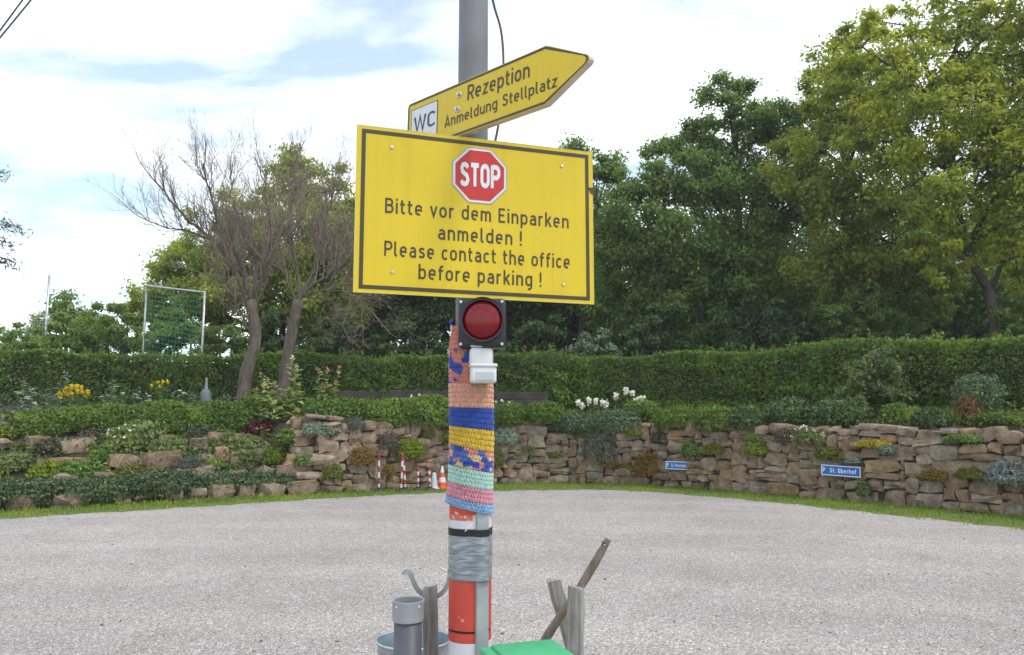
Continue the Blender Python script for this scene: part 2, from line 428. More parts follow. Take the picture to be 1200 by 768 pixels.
def yarn(name, cols):
    m, nt, b = new_mat(name)
    g = nt.nodes.new('ShaderNodeNewGeometry')
    if len(cols) == 1:
        col = cols[0]
        c = mixc(nt, g.outputs['Random Per Island'], tuple(x * .82 for x in col), tuple(min(1, x * 1.12) for x in col))
    else:
        vo = nt.nodes.new('ShaderNodeTexVoronoi'); vo.inputs['Scale'].default_value = 24
        mp = nt.nodes.new('ShaderNodeMapping'); mp.inputs['Scale'].default_value = (1, 1, 1.6)
        tc = nt.nodes.new('ShaderNodeTexCoord'); nt.links.new(tc.outputs['Object'], mp.inputs[0]); nt.links.new(mp.outputs[0], vo.inputs['Vector'])
        sp = nt.nodes.new('ShaderNodeSeparateColor'); nt.links.new(vo.outputs['Color'], sp.inputs[0])
        c = ramp(nt, sp.outputs[0], [(i / len(cols), q) for i, q in enumerate(cols)], 'CONSTANT')
    nt.links.new(c, b.inputs['Base Color']); b.inputs['Roughness'].default_value = .95; b.inputs['Specular IOR Level'].default_value = .1
    b.inputs['Sheen Weight'].default_value = .25
    return m
Y_BLUE, Y_SAL, Y_YEL = (.025, .07, .34), (.62, .33, .235), (.58, .39, .04)
yarn('yarn_coral', [(.54, .20, .14)]); yarn('yarn_salmon', [Y_SAL]); yarn('yarn_blue', [Y_BLUE]); yarn('yarn_yellow', [Y_YEL])
yarn('yarn_mint', [(.36, .56, .49)]); yarn('yarn_pink', [(.55, .235, .30)]); yarn('yarn_sky', [(.20, .34, .54)])
yarn('yarn_mixed', [Y_BLUE, (.56, .22, .15), (.08, .13, .38), (.56, .34, .24), (.52, .21, .26), Y_BLUE, (.56, .42, .2)])
yarn('yarn_mixed_coral', [(.54, .20, .14), Y_BLUE, (.55, .21, .15), (.05, .1, .36), (.56, .24, .17)])

# ------------------------------------------------------------------ mesh helpers
def tag(o, label=None, cat=None, group=None, kind=None):
    if label: o['label'] = label
    if cat: o['category'] = cat
    if group: o['group'] = group
    if kind: o['kind'] = kind
    return o
def empty(name, loc, label, cat, group=None, rot=(0, 0, 0)):
    o = bpy.data.objects.new(name, None)
    o.empty_display_size = .1
    o.location = tuple(float(v) for v in loc); o.rotation_euler = rot
    COL.objects.link(o)
    return tag(o, label, cat, group)
def finish(name, me, mat, parent=None, local=False, origin=None, smooth=False):
    if mat: me.materials.append(MATS[mat])
    if smooth: me.polygons.foreach_set('use_smooth', np.ones(len(me.polygons), bool))
    o = bpy.data.objects.new(name, me)
    if parent is not None:
        o.parent = parent
        if not local: me.transform(Matrix.Translation(-Vector(parent.location)))
    elif origin is not None:
        origin = Vector([float(v) for v in origin])
        me.transform(Matrix.Translation(-origin)); o.location = origin
    COL.objects.link(o)
    return o
def np_mesh(name, V, Q):
    me = bpy.data.meshes.new(name)
    V = np.asarray(V, np.float32); Q = np.asarray(Q, np.int32)
    me.vertices.add(len(V)); me.vertices.foreach_set('co', V.ravel())
    k = Q.shape[1]
    me.loops.add(Q.size); me.loops.foreach_set('vertex_index', Q.ravel())
    me.polygons.add(len(Q)); me.polygons.foreach_set('loop_start', np.arange(0, Q.size, k, dtype=np.int32))
    me.update(calc_edges=True)
    return me
class MB:
    def __init__(s): s.v = []; s.f = []
    def add(s, V, Fc):
        o = len(s.v); s.v += [tuple(map(float, p)) for p in V]; s.f += [tuple(i + o for i in f) for f in Fc]; return s
    def box(s, c, d, R=None):
        V = []
        for x in (-.5, .5):
            for y in (-.5, .5):
                for z in (-.5, .5):
                    p = Vector((x * d[0], y * d[1], z * d[2]))
                    if R is not None: p = R @ p
                    V.append((p[0] + c[0], p[1] + c[1], p[2] + c[2]))
        return s.add(V, [(0, 1, 3, 2), (4, 6, 7, 5), (0, 4, 5, 1), (2, 3, 7, 6), (0, 2, 6, 4), (1, 5, 7, 3)])
    def rbox(s, c, d, r, R=None, seg=2, taper=None):
        bm = bmesh.new(); bmesh.ops.create_cube(bm, size=1)
        for v in bm.verts:
            k = 1.0
            if taper: k = 1 + (taper - 1) * (0.5 - v.co.z)
            v.co = Vector((v.co.x * d[0] * k, v.co.y * d[1] * k, v.co.z * d[2]))
        bmesh.ops.bevel(bm, geom=list(bm.edges), offset=r, segments=seg, profile=.5, affect='EDGES')
        bm.verts.index_update()
        V = []
        for v in bm.verts:
            p = v.co.copy()
            if R is not None: p = R @ p
            V.append((p[0] + c[0], p[1] + c[1], p[2] + c[2]))
        Fc = [tuple(v.index for v in f.verts) for f in bm.faces]; bm.free()
        return s.add(V, Fc)
    def tube(s, P, rad, n=6, cap=True):
        P = [np.asarray(p, float) for p in P]
        if not hasattr(rad, '__len__'): rad = [rad] * len(P)
        V = []; Fc = []
        t0 = P[1] - P[0]; t0 /= np.linalg.norm(t0) + 1e-9
        a = np.array([1., 0, 0]) if abs(t0[0]) < .8 else np.array([0, 1., 0])
        u = np.cross(t0, a); u /= np.linalg.norm(u)
        for i, p in enumerate(P):
            t = P[min(i + 1, len(P) - 1)] - P[max(i - 1, 0)]; t /= np.linalg.norm(t) + 1e-9
            u = u - t * np.dot(u, t); u /= np.linalg.norm(u) + 1e-9
            w = np.cross(t, u)
            for k in range(n):
                q = 2 * math.pi * k / n
                V.append(p + rad[i] * (math.cos(q) * u + math.sin(q) * w))
        for i in range(len(P) - 1):
            for k in range(n):
                Fc.append((i * n + k, i * n + (k + 1) % n, (i + 1) * n + (k + 1) % n, (i + 1) * n + k))
        if cap:
            Fc.append(tuple(range(n - 1, -1, -1))); Fc.append(tuple((len(P) - 1) * n + k for k in range(n)))
        return s.add(V, Fc)
    def lathe(s, c, prof, n=32, rfun=None, closed=False):
        V = []; Fc = []
        for (r, z) in prof:
            for k in range(n):
                q = 2 * math.pi * k / n
                rr = r * (rfun(q, z) if rfun else 1)
                V.append((c[0] + rr * math.cos(q), c[1] + rr * math.sin(q), c[2] + z))
        for i in range(len(prof) - 1):
            for k in range(n):
                Fc.append((i * n + k, i * n + (k + 1) % n, (i + 1) * n + (k + 1) % n, (i + 1) * n + k))
        return s.add(V, Fc)
    def prism(s, poly, y0, y1):
        """outline in local x,z, thickness along y (y0 front, y1 back)"""
        n = len(poly)
        V = [(x, y0, z) for x, z in poly] + [(x, y1, z) for x, z in poly]
        Fc = [tuple(range(n)), tuple(range(2 * n - 1, n - 1, -1))]
        for k in range(n): Fc.append((k, k + n, (k + 1) % n + n, (k + 1) % n))
        return s.add(V, Fc)
    def frame(s, po, pi, y0, y1):
        n = len(po)
        V = [(x, y0, z) for x, z in po] + [(x, y0, z) for x, z in pi] + [(x, y1, z) for x, z in po] + [(x, y1, z) for x, z in pi]
        Fc = []
        for k in range(n):
            j = (k + 1) % n
            Fc += [(k, j, j + n, k + n), (k, k + 2 * n, j + 2 * n, j), (k + n, j + n, j + 3 * n, k + 3 * n)]
        return s.add(V, Fc)
    def build(s, name, mat, parent=None, local=False, origin=None, smooth=False, sharp=None):
        me = bpy.data.meshes.new(name); me.from_pydata(s.v, [], s.f); me.update()
        bm = bmesh.new(); bm.from_mesh(me); bmesh.ops.recalc_face_normals(bm, faces=bm.faces); bm.to_mesh(me); bm.free()
        o = finish(name, me, mat, parent, local, origin, smooth)
        if sharp: me.set_sharp_from_angle(angle=math.radians(sharp))
        return o
def unit(V): return V / (np.linalg.norm(V, axis=1, keepdims=True) + 1e-9)
def rand_dirs(n): return unit(rng.normal(size=(n, 3)))
def leaf_arrays(P, D, N, L, W, fold=.12):
    D = unit(D); S = unit(np.cross(D, N)); N2 = unit(np.cross(S, D))
    L = np.broadcast_to(np.asarray(L, float), (len(P),))[:, None]; W = np.broadcast_to(np.asarray(W, float), (len(P),))[:, None]
    V = np.empty((len(P), 4, 3))
    V[:, 0] = P - D * L * .5
    V[:, 1] = P + S * W * .5 + N2 * L * fold - D * L * .06
    V[:, 2] = P + D * L * .5
    V[:, 3] = P - S * W * .5 + N2 * L * fold - D * L * .06
    return V.reshape(-1, 3)
def leaf_mesh(name, V): return np_mesh(name, V, np.arange(len(V)).reshape(-1, 4))
def leaf_part(name, V, mat, parent=None, **k):
    return finish(name, leaf_mesh(name, V), mat, parent, **k)
def thing_mesh(o, label, cat, group=None): return tag(o, label, cat, group)

def bush_points(n, K=9, amp=.28, low=-.25, seed=None):
    r_ = np.random.default_rng(seed) if seed is not None else rng
    D = unit(r_.normal(size=(n * 3, 3))); D = D[D[:, 2] > low][:n]
    B = unit(r_.normal(size=(K, 3))); a = r_.uniform(-.6, 1, K) * amp; w = r_.uniform(.06, .3, K)
    rad = np.ones(len(D)) * (1 - amp * .3)
    for k in range(K): rad += a[k] * np.exp(-(1 - D @ B[k]) / w[k])
    fine = .10 * np.sin(D[:, 0] * 11 + K) * np.sin(D[:, 1] * 13) + .08 * np.sin(D[:, 2] * 17 + 2)
    rad = (rad + fine) * r_.uniform(.62, 1.04, len(D)) ** .6
    return D, rad
def bush(name, c, rx, ry, rz, mat, label, cat='shrub', group=None, n=1500, leaf=.06, wid=.5, yaw=0.0, up=.3, low=-.3, core=True, amp=.28, flowers=None):
    c = np.asarray(c, float)
    D, rad = bush_points(n, amp=amp, low=low)
    sc = np.array([rx, ry, rz]); P = D * rad[:, None] * sc
    cy, sy = math.cos(yaw), math.sin(yaw)
    Rm = np.array([[cy, -sy, 0], [sy, cy, 0], [0, 0, 1]])
    P = P @ Rm.T + c
    Nn = unit(unit((D / sc) @ Rm.T) + rand_dirs(len(D)) * .75)
    Dd = unit(rand_dirs(len(D)) + np.array([0, 0, up]) + (D @ Rm.T) * .5)
    L = leaf * rng.uniform(.6, 1.35, len(D))
    V = leaf_arrays(P, Dd, Nn, L, L * wid)
    base = (c[0], c[1], c[2] - rz * max(0, -low))
    root = empty(name, base, label, cat, group)
    leaf_part('foliage', V, mat, root)
    if core:
        mb = MB(); k = 7
        for i in range(k):
            a = 2 * math.pi * i / k + .3
            e = c + Rm @ np.array([math.cos(a) * rx * .5, math.sin(a) * ry * .5, rz * .55])
            s0 = np.array(base) + Rm @ np.array([math.cos(a) * rx * .08, math.sin(a) * ry * .08, 0])
            mb.tube([s0, (s0 + e) / 2 + np.array([0, 0, rz * .08]), e], [min(.02, rx * .06), min(.014, rx * .045), .004], 5)
        mb.build('stem', 'twig_dark', root)
    if flowers:
        fm, fn, fs = flowers
        D2, r2 = bush_points(fn, amp=amp, low=.15)
        P2 = (D2 * sc * 1.02) @ Rm.T + c
        Vs = []
        for q in range(4):
            Vs.append(leaf_arrays(P2 + rng.normal(size=P2.shape) * fs * .25, rand_dirs(len(P2)), unit(np.array([[0, -1., .5]]) + rand_dirs(len(P2)) * .4), fs, fs * .8))
        leaf_part('blossom', np.concatenate(Vs), fm, root)
    return root

# ------------------------------------------------------------------ ground, verge, terrace
def grid_sheet(name, xs, ys, z, mat):
    V = [(x, y, z) for y in ys for x in xs]; nx = len(xs)
    Q = [(j * nx + i, j * nx + i + 1, (j + 1) * nx + i + 1, (j + 1) * nx + i) for j in range(len(ys) - 1) for i in range(nx - 1)]
    return finish(name, np_mesh(name, V, Q), mat)
tag(grid_sheet('ground', [-400, -30, 30, 400], [-400, -20, 40, 600], 0.0, 'gravel'), kind='structure')

ths = np.radians(np.arange(-125, 125.1, 1.0))
def ribbon(name, rfun_in, offs, zfun, mat):
    V = []; n = len(offs)
    for th in ths:
        for o in offs:
            r = rfun_in(th) + o; x, y = from_polar(th, r); V.append((x, y, zfun(th, r, o)))
    Q = [(i * n + k, i * n + k + 1, (i + 1) * n + k + 1, (i + 1) * n + k) for i in range(len(ths) - 1) for k in range(n - 1)]
    return finish(name, np_mesh(name, V, [q[::-1] for q in Q]), mat, smooth=True)
offs = [0, .05, .1, .145, .3, .6, .9, 1.2, 1.6, 2.0, 2.45, 3.0, 4, 5, 6.5, 9, 14, 25, 60, 180]
def tz(th, r, o): return float(terr_z(th, r)) - .02 + .03 * math.sin(th * 40 + o * 3) * (1 if .2 < o < 20 else 0)
tag(ribbon('terrace_ground', RW, offs, tz, 'soil'), kind='structure')
V = []
for th in ths:
    for f in (0, .5, 1):
        w = .10 * math.sin(th * 61) * math.sin(th * 23 + 1) * (1 - f) + .05 * math.sin(th * 147) * (1 - f)
        r = RV(th) * (1 - f) + (RW(th) + .2) * f - (.0 if f else .04) + w; x, y = from_polar(th, r); V.append((x, y, .004 + .02 * f))
Q = [(i * 3 + k + 1, i * 3 + k, (i + 1) * 3 + k, (i + 1) * 3 + k + 1) for i in range(len(ths) - 1) for k in range(2)]
tag(finish('verge', np_mesh('verge', V, Q), 'turf'), kind='structure')

# grass blades on the verge
def blades(P, H, spread, wid):
    n = len(P); a = rng.uniform(0, 2 * math.pi, n); lean = rng.uniform(0, spread, n)
    D = np.stack([np.cos(a) * lean, np.sin(a) * lean, np.ones(n)], 1)
    N = np.stack([np.cos(a + 1.57 * rng.uniform(-1, 1, n)), np.sin(a), np.zeros(n)], 1) + .01
    return leaf_arrays(P + unit(D) * (H * .5)[:, None], D, N, H, wid, .04)
n = 46000
th = rng.uniform(math.radians(-75), math.radians(75), n); f = rng.uniform(-.22, 1, n)
edge = .12 * np.sin(th * 61) + .07 * np.sin(th * 147)
r = (RV(th) + edge) * (1 - f) + (RW(th) + .05) * f
keep = rng.uniform(0, 1, n) < np.where(f < .08, .22, .6 + .4 * np.sin(th * 33) * np.sin(th * 90 + 2))
th, r, f = th[keep], r[keep], f[keep]
P = np.stack([CX + r * np.sin(th), CY + r * np.cos(th), np.full(len(r), .006)], 1)
H = rng.uniform(.025, .075, len(P)) * (1 + 1.3 * np.clip(f - .55, 0, 1))
tag(leaf_part('verge_grass', blades(P, H, .8, H * .16 + .004), 'grass'), 'short green grass along the foot of the stone wall', 'grass', kind='stuff')

# loose pebbles over the lot
n = 34000
y = 5.0 + (rng.uniform(0, 1, n) ** 1.7) * 15; x = rng.uniform(-.75, .75, n) * (y + 1.5)
tt = np.arctan2(x - CX, y - CY); rr = np.hypot(x - CX, y - CY); ok = (rr < RV(tt) + .05) | (y < 9)
x, y = x[ok], y[ok]; n = len(x)
s = .003 + .0045 * rng.uniform(0, 1, n) ** 2.2 + .010 * (rng.uniform(0, 1, n) > .995)
O = np.array([[1, 0, 0], [0, 1, 0], [-1, 0, 0], [0, -1, 0], [0, 0, .75], [0, 0, -.4]], float)
J = O[None] * s[:, None, None] * rng.uniform(.6, 1.3, (n, 6, 1))
ca, sa = np.cos(rng.uniform(0, 6.28, n)), np.sin(rng.uniform(0, 6.28, n))
Jx = J[:, :, 0] * ca[:, None] - J[:, :, 1] * sa[:, None]; Jy = J[:, :, 0] * sa[:, None] + J[:, :, 1] * ca[:, None]
V = np.stack([Jx + x[:, None], Jy + y[:, None], J[:, :, 2] + (s * .35)[:, None]], 2).reshape(-1, 3)
T = np.array([[0, 1, 4], [1, 2, 4], [2, 3, 4], [3, 0, 4], [1, 0, 5], [2, 1, 5], [3, 2, 5], [0, 3, 5]])
T = (T[None] + (np.arange(n) * 6)[:, None, None]).reshape(-1, 3)
tag(finish('loose_gravel', np_mesh('loose_gravel', V, T), 'pebble'), 'loose pale gravel scattered over the parking lot', 'gravel', kind='stuff')

# ------------------------------------------------------------------ stone wall and rock bank
def stone_mesh(i):
    r_ = np.random.default_rng(100 + i)
    bm = bmesh.new(); bmesh.ops.create_cube(bm, size=2)
    bmesh.ops.subdivide_edges(bm, edges=list(bm.edges), cuts=1, use_grid_fill=True)
    for v in bm.verts:
        p = np.array(v.co); q = (np.abs(p) ** 4).sum() ** (1 / 4)
        p = p / q * (1 + (q - 1) * .25)
        p *= 1 + r_.uniform(-.12, .10); p += r_.uniform(-.17, .17, 3)
        v.co = Vector(p)
    bmesh.ops.triangulate(bm, faces=list(bm.faces))
    me = bpy.data.meshes.new('stone'); bm.to_mesh(me); bm.free()
    me.materials.append(MATS['stone'])
    me.polygons.foreach_set('use_smooth', np.ones(len(me.polygons), bool)); me.set_sharp_from_angle(angle=math.radians(38))
    return me
STONES = [stone_mesh(i) for i in range(24)]
def stone(parent, c, d, yaw, roll=0.0, tilt=0.0):
    o = bpy.data.objects.new('stone', random.choice(STONES))
    COL.objects.link(o); o.parent = parent
    o.location = Vector([float(v) for v in c]) - Vector(parent.location)
    flip = random.choice([0, math.pi])
    o.rotation_euler = Euler((tilt, roll + flip, yaw), 'YXZ') if False else Euler((tilt, roll, yaw + flip))
    o.scale = (d[0] / 2, d[1] / 2, d[2] / 2)
    return o
th0, th1 = math.radians(-29), math.radians(76)
tg = np.linspace(th0, th1, 600)
xy = np.stack([CX + RW(tg) * np.sin(tg), CY + RW(tg) * np.cos(tg)], 1)
arc = np.concatenate([[0], np.cumsum(np.linalg.norm(np.diff(xy, axis=0), axis=1))])
CELL = .058
nc = int(arc[-1] / CELL); nr = 30
wx, wy = from_polar(math.radians(20), RW(math.radians(20)))
wall_b = empty('stone_wall', (wx, wy, 0), 'back part of the dry sandstone rubble wall, behind the pole and the striped posts', 'wall', 'dry stone walls round the lot')
wx, wy = from_polar(math.radians(45), RW(math.radians(45)))
wall_r = empty('stone_wall', (wx, wy, 0), 'right part of the dry sandstone rubble wall, carrying the two blue parking plates', 'wall', 'dry stone walls round the lot')
TH_BEND = polar(*on_z(720, 568)[:2])[0]
occ = np.zeros((nr, nc), bool); nst = 0
for rI in range(nr):
    for cI in range(nc):
        if occ[rI, cI]: continue
        sa_ = cI * CELL; thc = float(np.interp(sa_, arc, tg)); Hc = float(wall_h(thc)) + .02
        rows = int(Hc / CELL + .5)
        if rI >= rows: continue
        wmax = 1
        while cI + wmax < nc and not occ[rI, cI + wmax] and wmax < 12: wmax += 1
        w = min(wmax, random.choice([4, 5, 6, 6, 7, 8, 8, 9, 11]))
        if wmax - w < 3: w = wmax
        h = min(rows - rI, random.choice([2, 3, 3, 3, 4, 4, 5]))
        if rows - rI - h < 2: h = rows - rI
        if w < 4: h = min(h, 3)
        occ[rI:rI + h, cI:cI + w] = True
        sm = (cI + w / 2) * CELL; tm = float(np.interp(min(sm, arc[-1]), arc, tg))
        z = (rI + h / 2) * CELL
        tier = 0; wob = .05 * math.sin(sm * 1.3 + 1) + .04 * math.sin(sm * 3.1) + random.uniform(-.02, .02)
        rr_ = float(RW(tm)) + .10 + z / 1.5 * .10 + random.uniform(-.06, .04)
        x_, y_ = from_polar(tm, rr_)
        k = bank_k(tm)
        if k > .02: x_, y_ = from_polar(tm, rr_ + k * 1.2 * z / 1.5)
        stone(wall_r if tm > TH_BEND else wall_b, (x_, y_, z + wob * (z / 1.5)), (w * CELL * random.uniform(1.02, 1.17), .36, h * CELL * random.uniform(1.02, 1.18)), -tm + random.uniform(-.12, .12), random.gauss(0, .075), random.uniform(-.14, .14))
        nst += 1

bx, by = from_polar(math.radians(-48), RW(math.radians(-48)) + 1)
bank = empty('rock_garden', (bx, by, 0), 'planted rock bank of sandstone boulders sloping up on the left', 'rock garden')
nb = 0
for tier, (f, hh) in enumerate([(.08, .30), (.28, .30), (.48, .28), (.70, .28), (.93, .28)]):
    d = -76.0
    while d < -25:
        w = random.uniform(.3, .85)
        thb = math.radians(d); wd = .14 + float(bank_k(thb)) * 2.3
        r_ = float(RW(thb)) + wd * f + random.uniform(-.08, .08)
        if random.random() < (.97 if d > -46 else .88) and d < -24.5:
            x_, y_ = from_polar(thb, r_)
            stone(bank, (x_, y_, terr_xy(x_, y_) + random.uniform(.0, .07)), (w, random.uniform(.3, .45), hh * random.uniform(.7, 1.3)), -thb + random.uniform(-.25, .25), random.uniform(-.1, .1), random.uniform(-.1, .15)); nb += 1
        d += math.degrees((w + random.uniform(.0, .15)) / r_)


# low herbs covering the soil of the bank and the beds
def cover(name, label, th_rng, s_rng, nclump, per, cr, leaf, mat):
    th = rng.uniform(*np.radians(th_rng), nclump); s = rng.uniform(*s_rng, nclump)
    r = RW(th) + .05 + s + .14 * (1 - bank_k(th)); C = np.stack([CX + r * np.sin(th), CY + r * np.cos(th), terr_z(th, r)], 1)
    sz = rng.uniform(.5, 1.4, nclump); idx = np.repeat(np.arange(nclump), per); k = len(idx)
    P = C[idx] + rng.normal(size=(k, 3)) * (cr * sz[idx])[:, None] * [1, 1, .3]; P[:, 2] += np.abs(rng.normal(0, cr * .55, k)) * sz[idx]
    L = leaf * rng.uniform(.6, 1.4, k)
    o = leaf_part(name, leaf_arrays(P, unit(rand_dirs(k) + [0, 0, .5]), unit(rand_dirs(k) + [0, -.3, .6]), L, L * .5), mat)
    return tag(o, label, 'ground cover', kind='stuff')
cover('bank_ground_cover', 'low green herbs covering the soil of the rock bank', (-78, -36), (.1, 2.6), 55, 70, .13, .075, 'cover')
cover('bed_ground_cover', 'low green herbs covering the soil of the upper flower bed', (-82, 76), (.35, 3.2), 1200, 42, .14, .09, 'cover')
# ------------------------------------------------------------------ hedge
def path_pts(pts, step=.1):
    P = [np.array(p, float) for p in pts]; out = []
    # Catmull-Rom
    for i in range(len(P) - 1):
        a, b_, c_, d_ = P[max(i - 1, 0)], P[i], P[i + 1], P[min(i + 2, len(P) - 1)]
        m_ = max(2, int(np.linalg.norm(c_ - b_) / step))
        for k in range(m_):
            t = k / m_
            out.append(.5 * ((2 * b_) + (-a + c_) * t + (2 * a - 5 * b_ + 4 * c_ - d_) * t * t + (-a + 3 * b_ - 3 * c_ + d_) * t ** 3))
    out.append(P[-1]); return np.array(out)
HP = path_pts([(-19, 22.3), (-12, 23.0), (-6, 23.6), (0, 23.6), (3.6, 22.6), (7.0, 19.6), (10.6, 15.7), (14.2, 12.2)])
def strip_frame(HP, u):
    idx = u * (len(HP) - 1); i = np.clip(idx.astype(int), 0, len(HP) - 2); fr = (idx - i)[:, None]
    p = HP[i] * (1 - fr) + HP[i + 1] * fr
    t = unit(np.concatenate([HP[i + 1] - HP[i], np.zeros((len(u), 1))], 1))
    nrm = np.stack([t[:, 1], -t[:, 0], np.zeros(len(u))], 1)      # towards the lot
    return p, t, nrm
def hedge_top(p):
    return 3.48 - .018 * np.clip(p[:, 0], 0, 20) ** 1.0 * 1.0 + .05 * np.sin(p[:, 0] * .9 + 1) + .05 * np.sin(p[:, 0] * 1.7) + .035 * np.sin(p[:, 0] * 4.3 + p[:, 1] * 2)
n = 105000
p, t, nrm = strip_frame(HP, rng.uniform(0, 1, n))
base = np.array([terr_xy(a, b_) for a, b_ in HP]); bz = np.interp(np.arange(n) * 0, [0, 1], [0, 0])
top = hedge_top(p); zb = np.full(n, 1.75)
side = rng.uniform(0, 1, n)
half = .48
lump = .07 * np.sin(p[:, 0] * 2.3 + p[:, 1]) + .05 * np.sin(p[:, 0] * 6.1 - p[:, 1] * 3)
zz = np.where(side < .62, zb + (top - zb) * rng.uniform(0, 1, n), np.where(side < .9, top, zb + (top - zb) * rng.uniform(.1, 1, n)))
lat = np.where(side < .62, half + lump, np.where(side < .9, rng.uniform(-half, half, n), -half))
inn = rng.exponential(.07, n)
lump2 = .06 * np.sin(p[:, 0] * 5 + zz * 7) * np.sin(zz * 5 + p[:, 1] * 4)
lat = np.where(side < .62, lat - inn + lump2, np.where(side < .9, lat, lat + inn))
zz = np.where((side >= .62) & (side < .9), zz - inn + rng.normal(0, .03, n), zz)
P = np.concatenate([p, np.zeros((n, 1))], 1) + nrm * lat[:, None]; P[:, 2] = zz
out = np.where((side < .62)[:, None], nrm, np.where((side < .9)[:, None], np.array([[0, 0, 1.]]), -nrm))
L = rng.uniform(.045, .13, n) * (1 + .35 * np.sin(p[:, 0] * 1.1) * np.sin(zz * 3))
V = leaf_arrays(P, unit(rand_dirs(n) + out * .5 + np.array([0, 0, .3])), unit(out + rand_dirs(n) * .8), L, L * .55)
hx, hy = HP[len(HP) // 2]
hedge = empty('hedge', (hx, hy, terr_xy(hx, hy)), 'long clipped green hedge running behind the stone wall', 'hedge')
leaf_part('foliage', V, 'hedge', hedge)
mb = MB(); st = HP[::5]; VV = []; FF = []
for i, q in enumerate(st):
    a = st[min(i + 1, len(st) - 1)] - st[max(i - 1, 0)]; a /= np.linalg.norm(a); nn_ = np.array([a[1], -a[0]])
    tpz = float(hedge_top(q[None])[0]) - .16
    for (l_, z_) in ((.30, 1.6), (.30, tpz - .1), (.2, tpz), (-.2, tpz), (-.3, tpz - .1), (-.3, 1.6)):
        VV.append((q[0] + nn_[0] * l_, q[1] + nn_[1] * l_, z_))
for i in range(len(st) - 1):
    for k in range(5): FF.append((i * 6 + k, i * 6 + k + 1, (i + 1) * 6 + k + 1, (i + 1) * 6 + k))
mb.add(VV, FF).build('branch_core', 'twig_dark', hedge)
Vs = []
for k in range(420):
    q, t_, n_ = strip_frame(HP, np.array([rng.uniform(.02, .98)])); tp = float(hedge_top(q)[0])
    c0 = np.array([q[0, 0], q[0, 1], tp - .05]) + n_[0] * rng.uniform(-.4, .4); hgt = .05 + .3 * rng.uniform(0, 1) ** 2.5
    m_ = int(6 + hgt * 50); zf = rng.uniform(0, 1, m_)
    Pk = c0 + np.stack([rng.normal(0, .03, m_), rng.normal(0, .03, m_), zf * hgt], 1)
    Vs.append(leaf_arrays(Pk, unit(rand_dirs(m_) + [0, 0, .6]), rand_dirs(m_), .09, .05))
leaf_part('shoots', np.concatenate(Vs), 'hedge', hedge)

# ------------------------------------------------------------------ leafy trees
def leafy_tree(name, label, Y, trunk_px, lobes, mat, leaf=.15, dens=1.0, group='trees behind the hedge', tr=.16, cat='tree', bark='bark', clump=.34, asp=.55, seed=0, dspread=.5):
    r_ = np.random.default_rng(500 + seed)
    b0 = at_y(trunk_px[0][0], trunk_px[0][1], Y); gz = terr_xy(b0[0], b0[1])
    base = np.array([b0[0], Y, gz])
    root = empty(name, base, label, cat, group)
    T = [base - [0, 0, .1]] + [at_y(px, py, Y) for px, py in trunk_px]
    T = [p_ for i, p_ in enumerate(T) if i == 0 or p_[2] > T[0][2] + .3]
    mb = MB(); m_ = len(T)
    mb.tube(T, [tr * (1 - .7 * i / max(1, m_ - 1)) * (1.25 if i == 0 else 1) for i in range(m_)], 9)
    tb = MB(); Pl = []; Dl = []; Cl = []
    for (px, py, rp) in lobes:
        c_ = at_y(px, py, Y + r_.uniform(-dspread, dspread) * 2); R_ = rp / ppm(c_)
        # limb to the lobe
        j = min(range(len(T)), key=lambda i: np.linalg.norm(T[i] - c_) + (3 if T[i][2] > c_[2] else 0))
        mid = (T[j] + c_) / 2 + [0, 0, .15 * R_] + r_.normal(0, .12, 3)
        tb.tube([T[j], mid, c_], [tr * .42, tr * .3, tr * .14], 6)
        nC = max(12, int(R_ * R_ * 13))
        D = unit(r_.normal(size=(nC, 3))); rad = R_ * r_.uniform(.15, 1, nC) ** .42 * np.where(r_.random(nC) < .22, r_.uniform(1.0, 1.25, nC), 1)
        C = c_ + D * rad[:, None] * [1, .9, .95]
        for q in range(nC):
            if r_.random() < .35:
                tb.tube([c_, (c_ + C[q]) / 2 + r_.normal(0, .08, 3), C[q]], [tr * .12, .02, .008], 4, False)
        nL = int(2400 * R_ * R_ * dens * (.15 / leaf) ** 2 / nC) + 4
        cr = clump * (.7 + .6 * r_.random(nC)) * max(.6, min(1.25, R_ / 1.6))
        idx = np.repeat(np.arange(nC), nL)
        G = r_.normal(size=(len(idx), 3)) * cr[idx][:, None] * [.62, .62, .42]
        Pl.append(C[idx] + G); Dl.append(unit(G + D[idx] * .3))
    P = np.concatenate(Pl); O_ = np.concatenate(Dl)
    ok = P[:, 2] > gz + .1; P, O_ = P[ok], O_[ok]; n = len(P)
    L = leaf * r_.uniform(.6, 1.4, n)
    N = unit(np.array([[0, -.15, .6]]) + O_ * .6 + rand_dirs(n) * .85)
    Dd = unit(rand_dirs(n) + O_ * .6 + [0, 0, -.35])
    mb.build('trunk', bark, root, smooth=True)
    tb.build('limb', bark, root, smooth=True)
    leaf_part('crown', leaf_arrays(P, Dd, N, L, L * asp), mat, root)
    return root
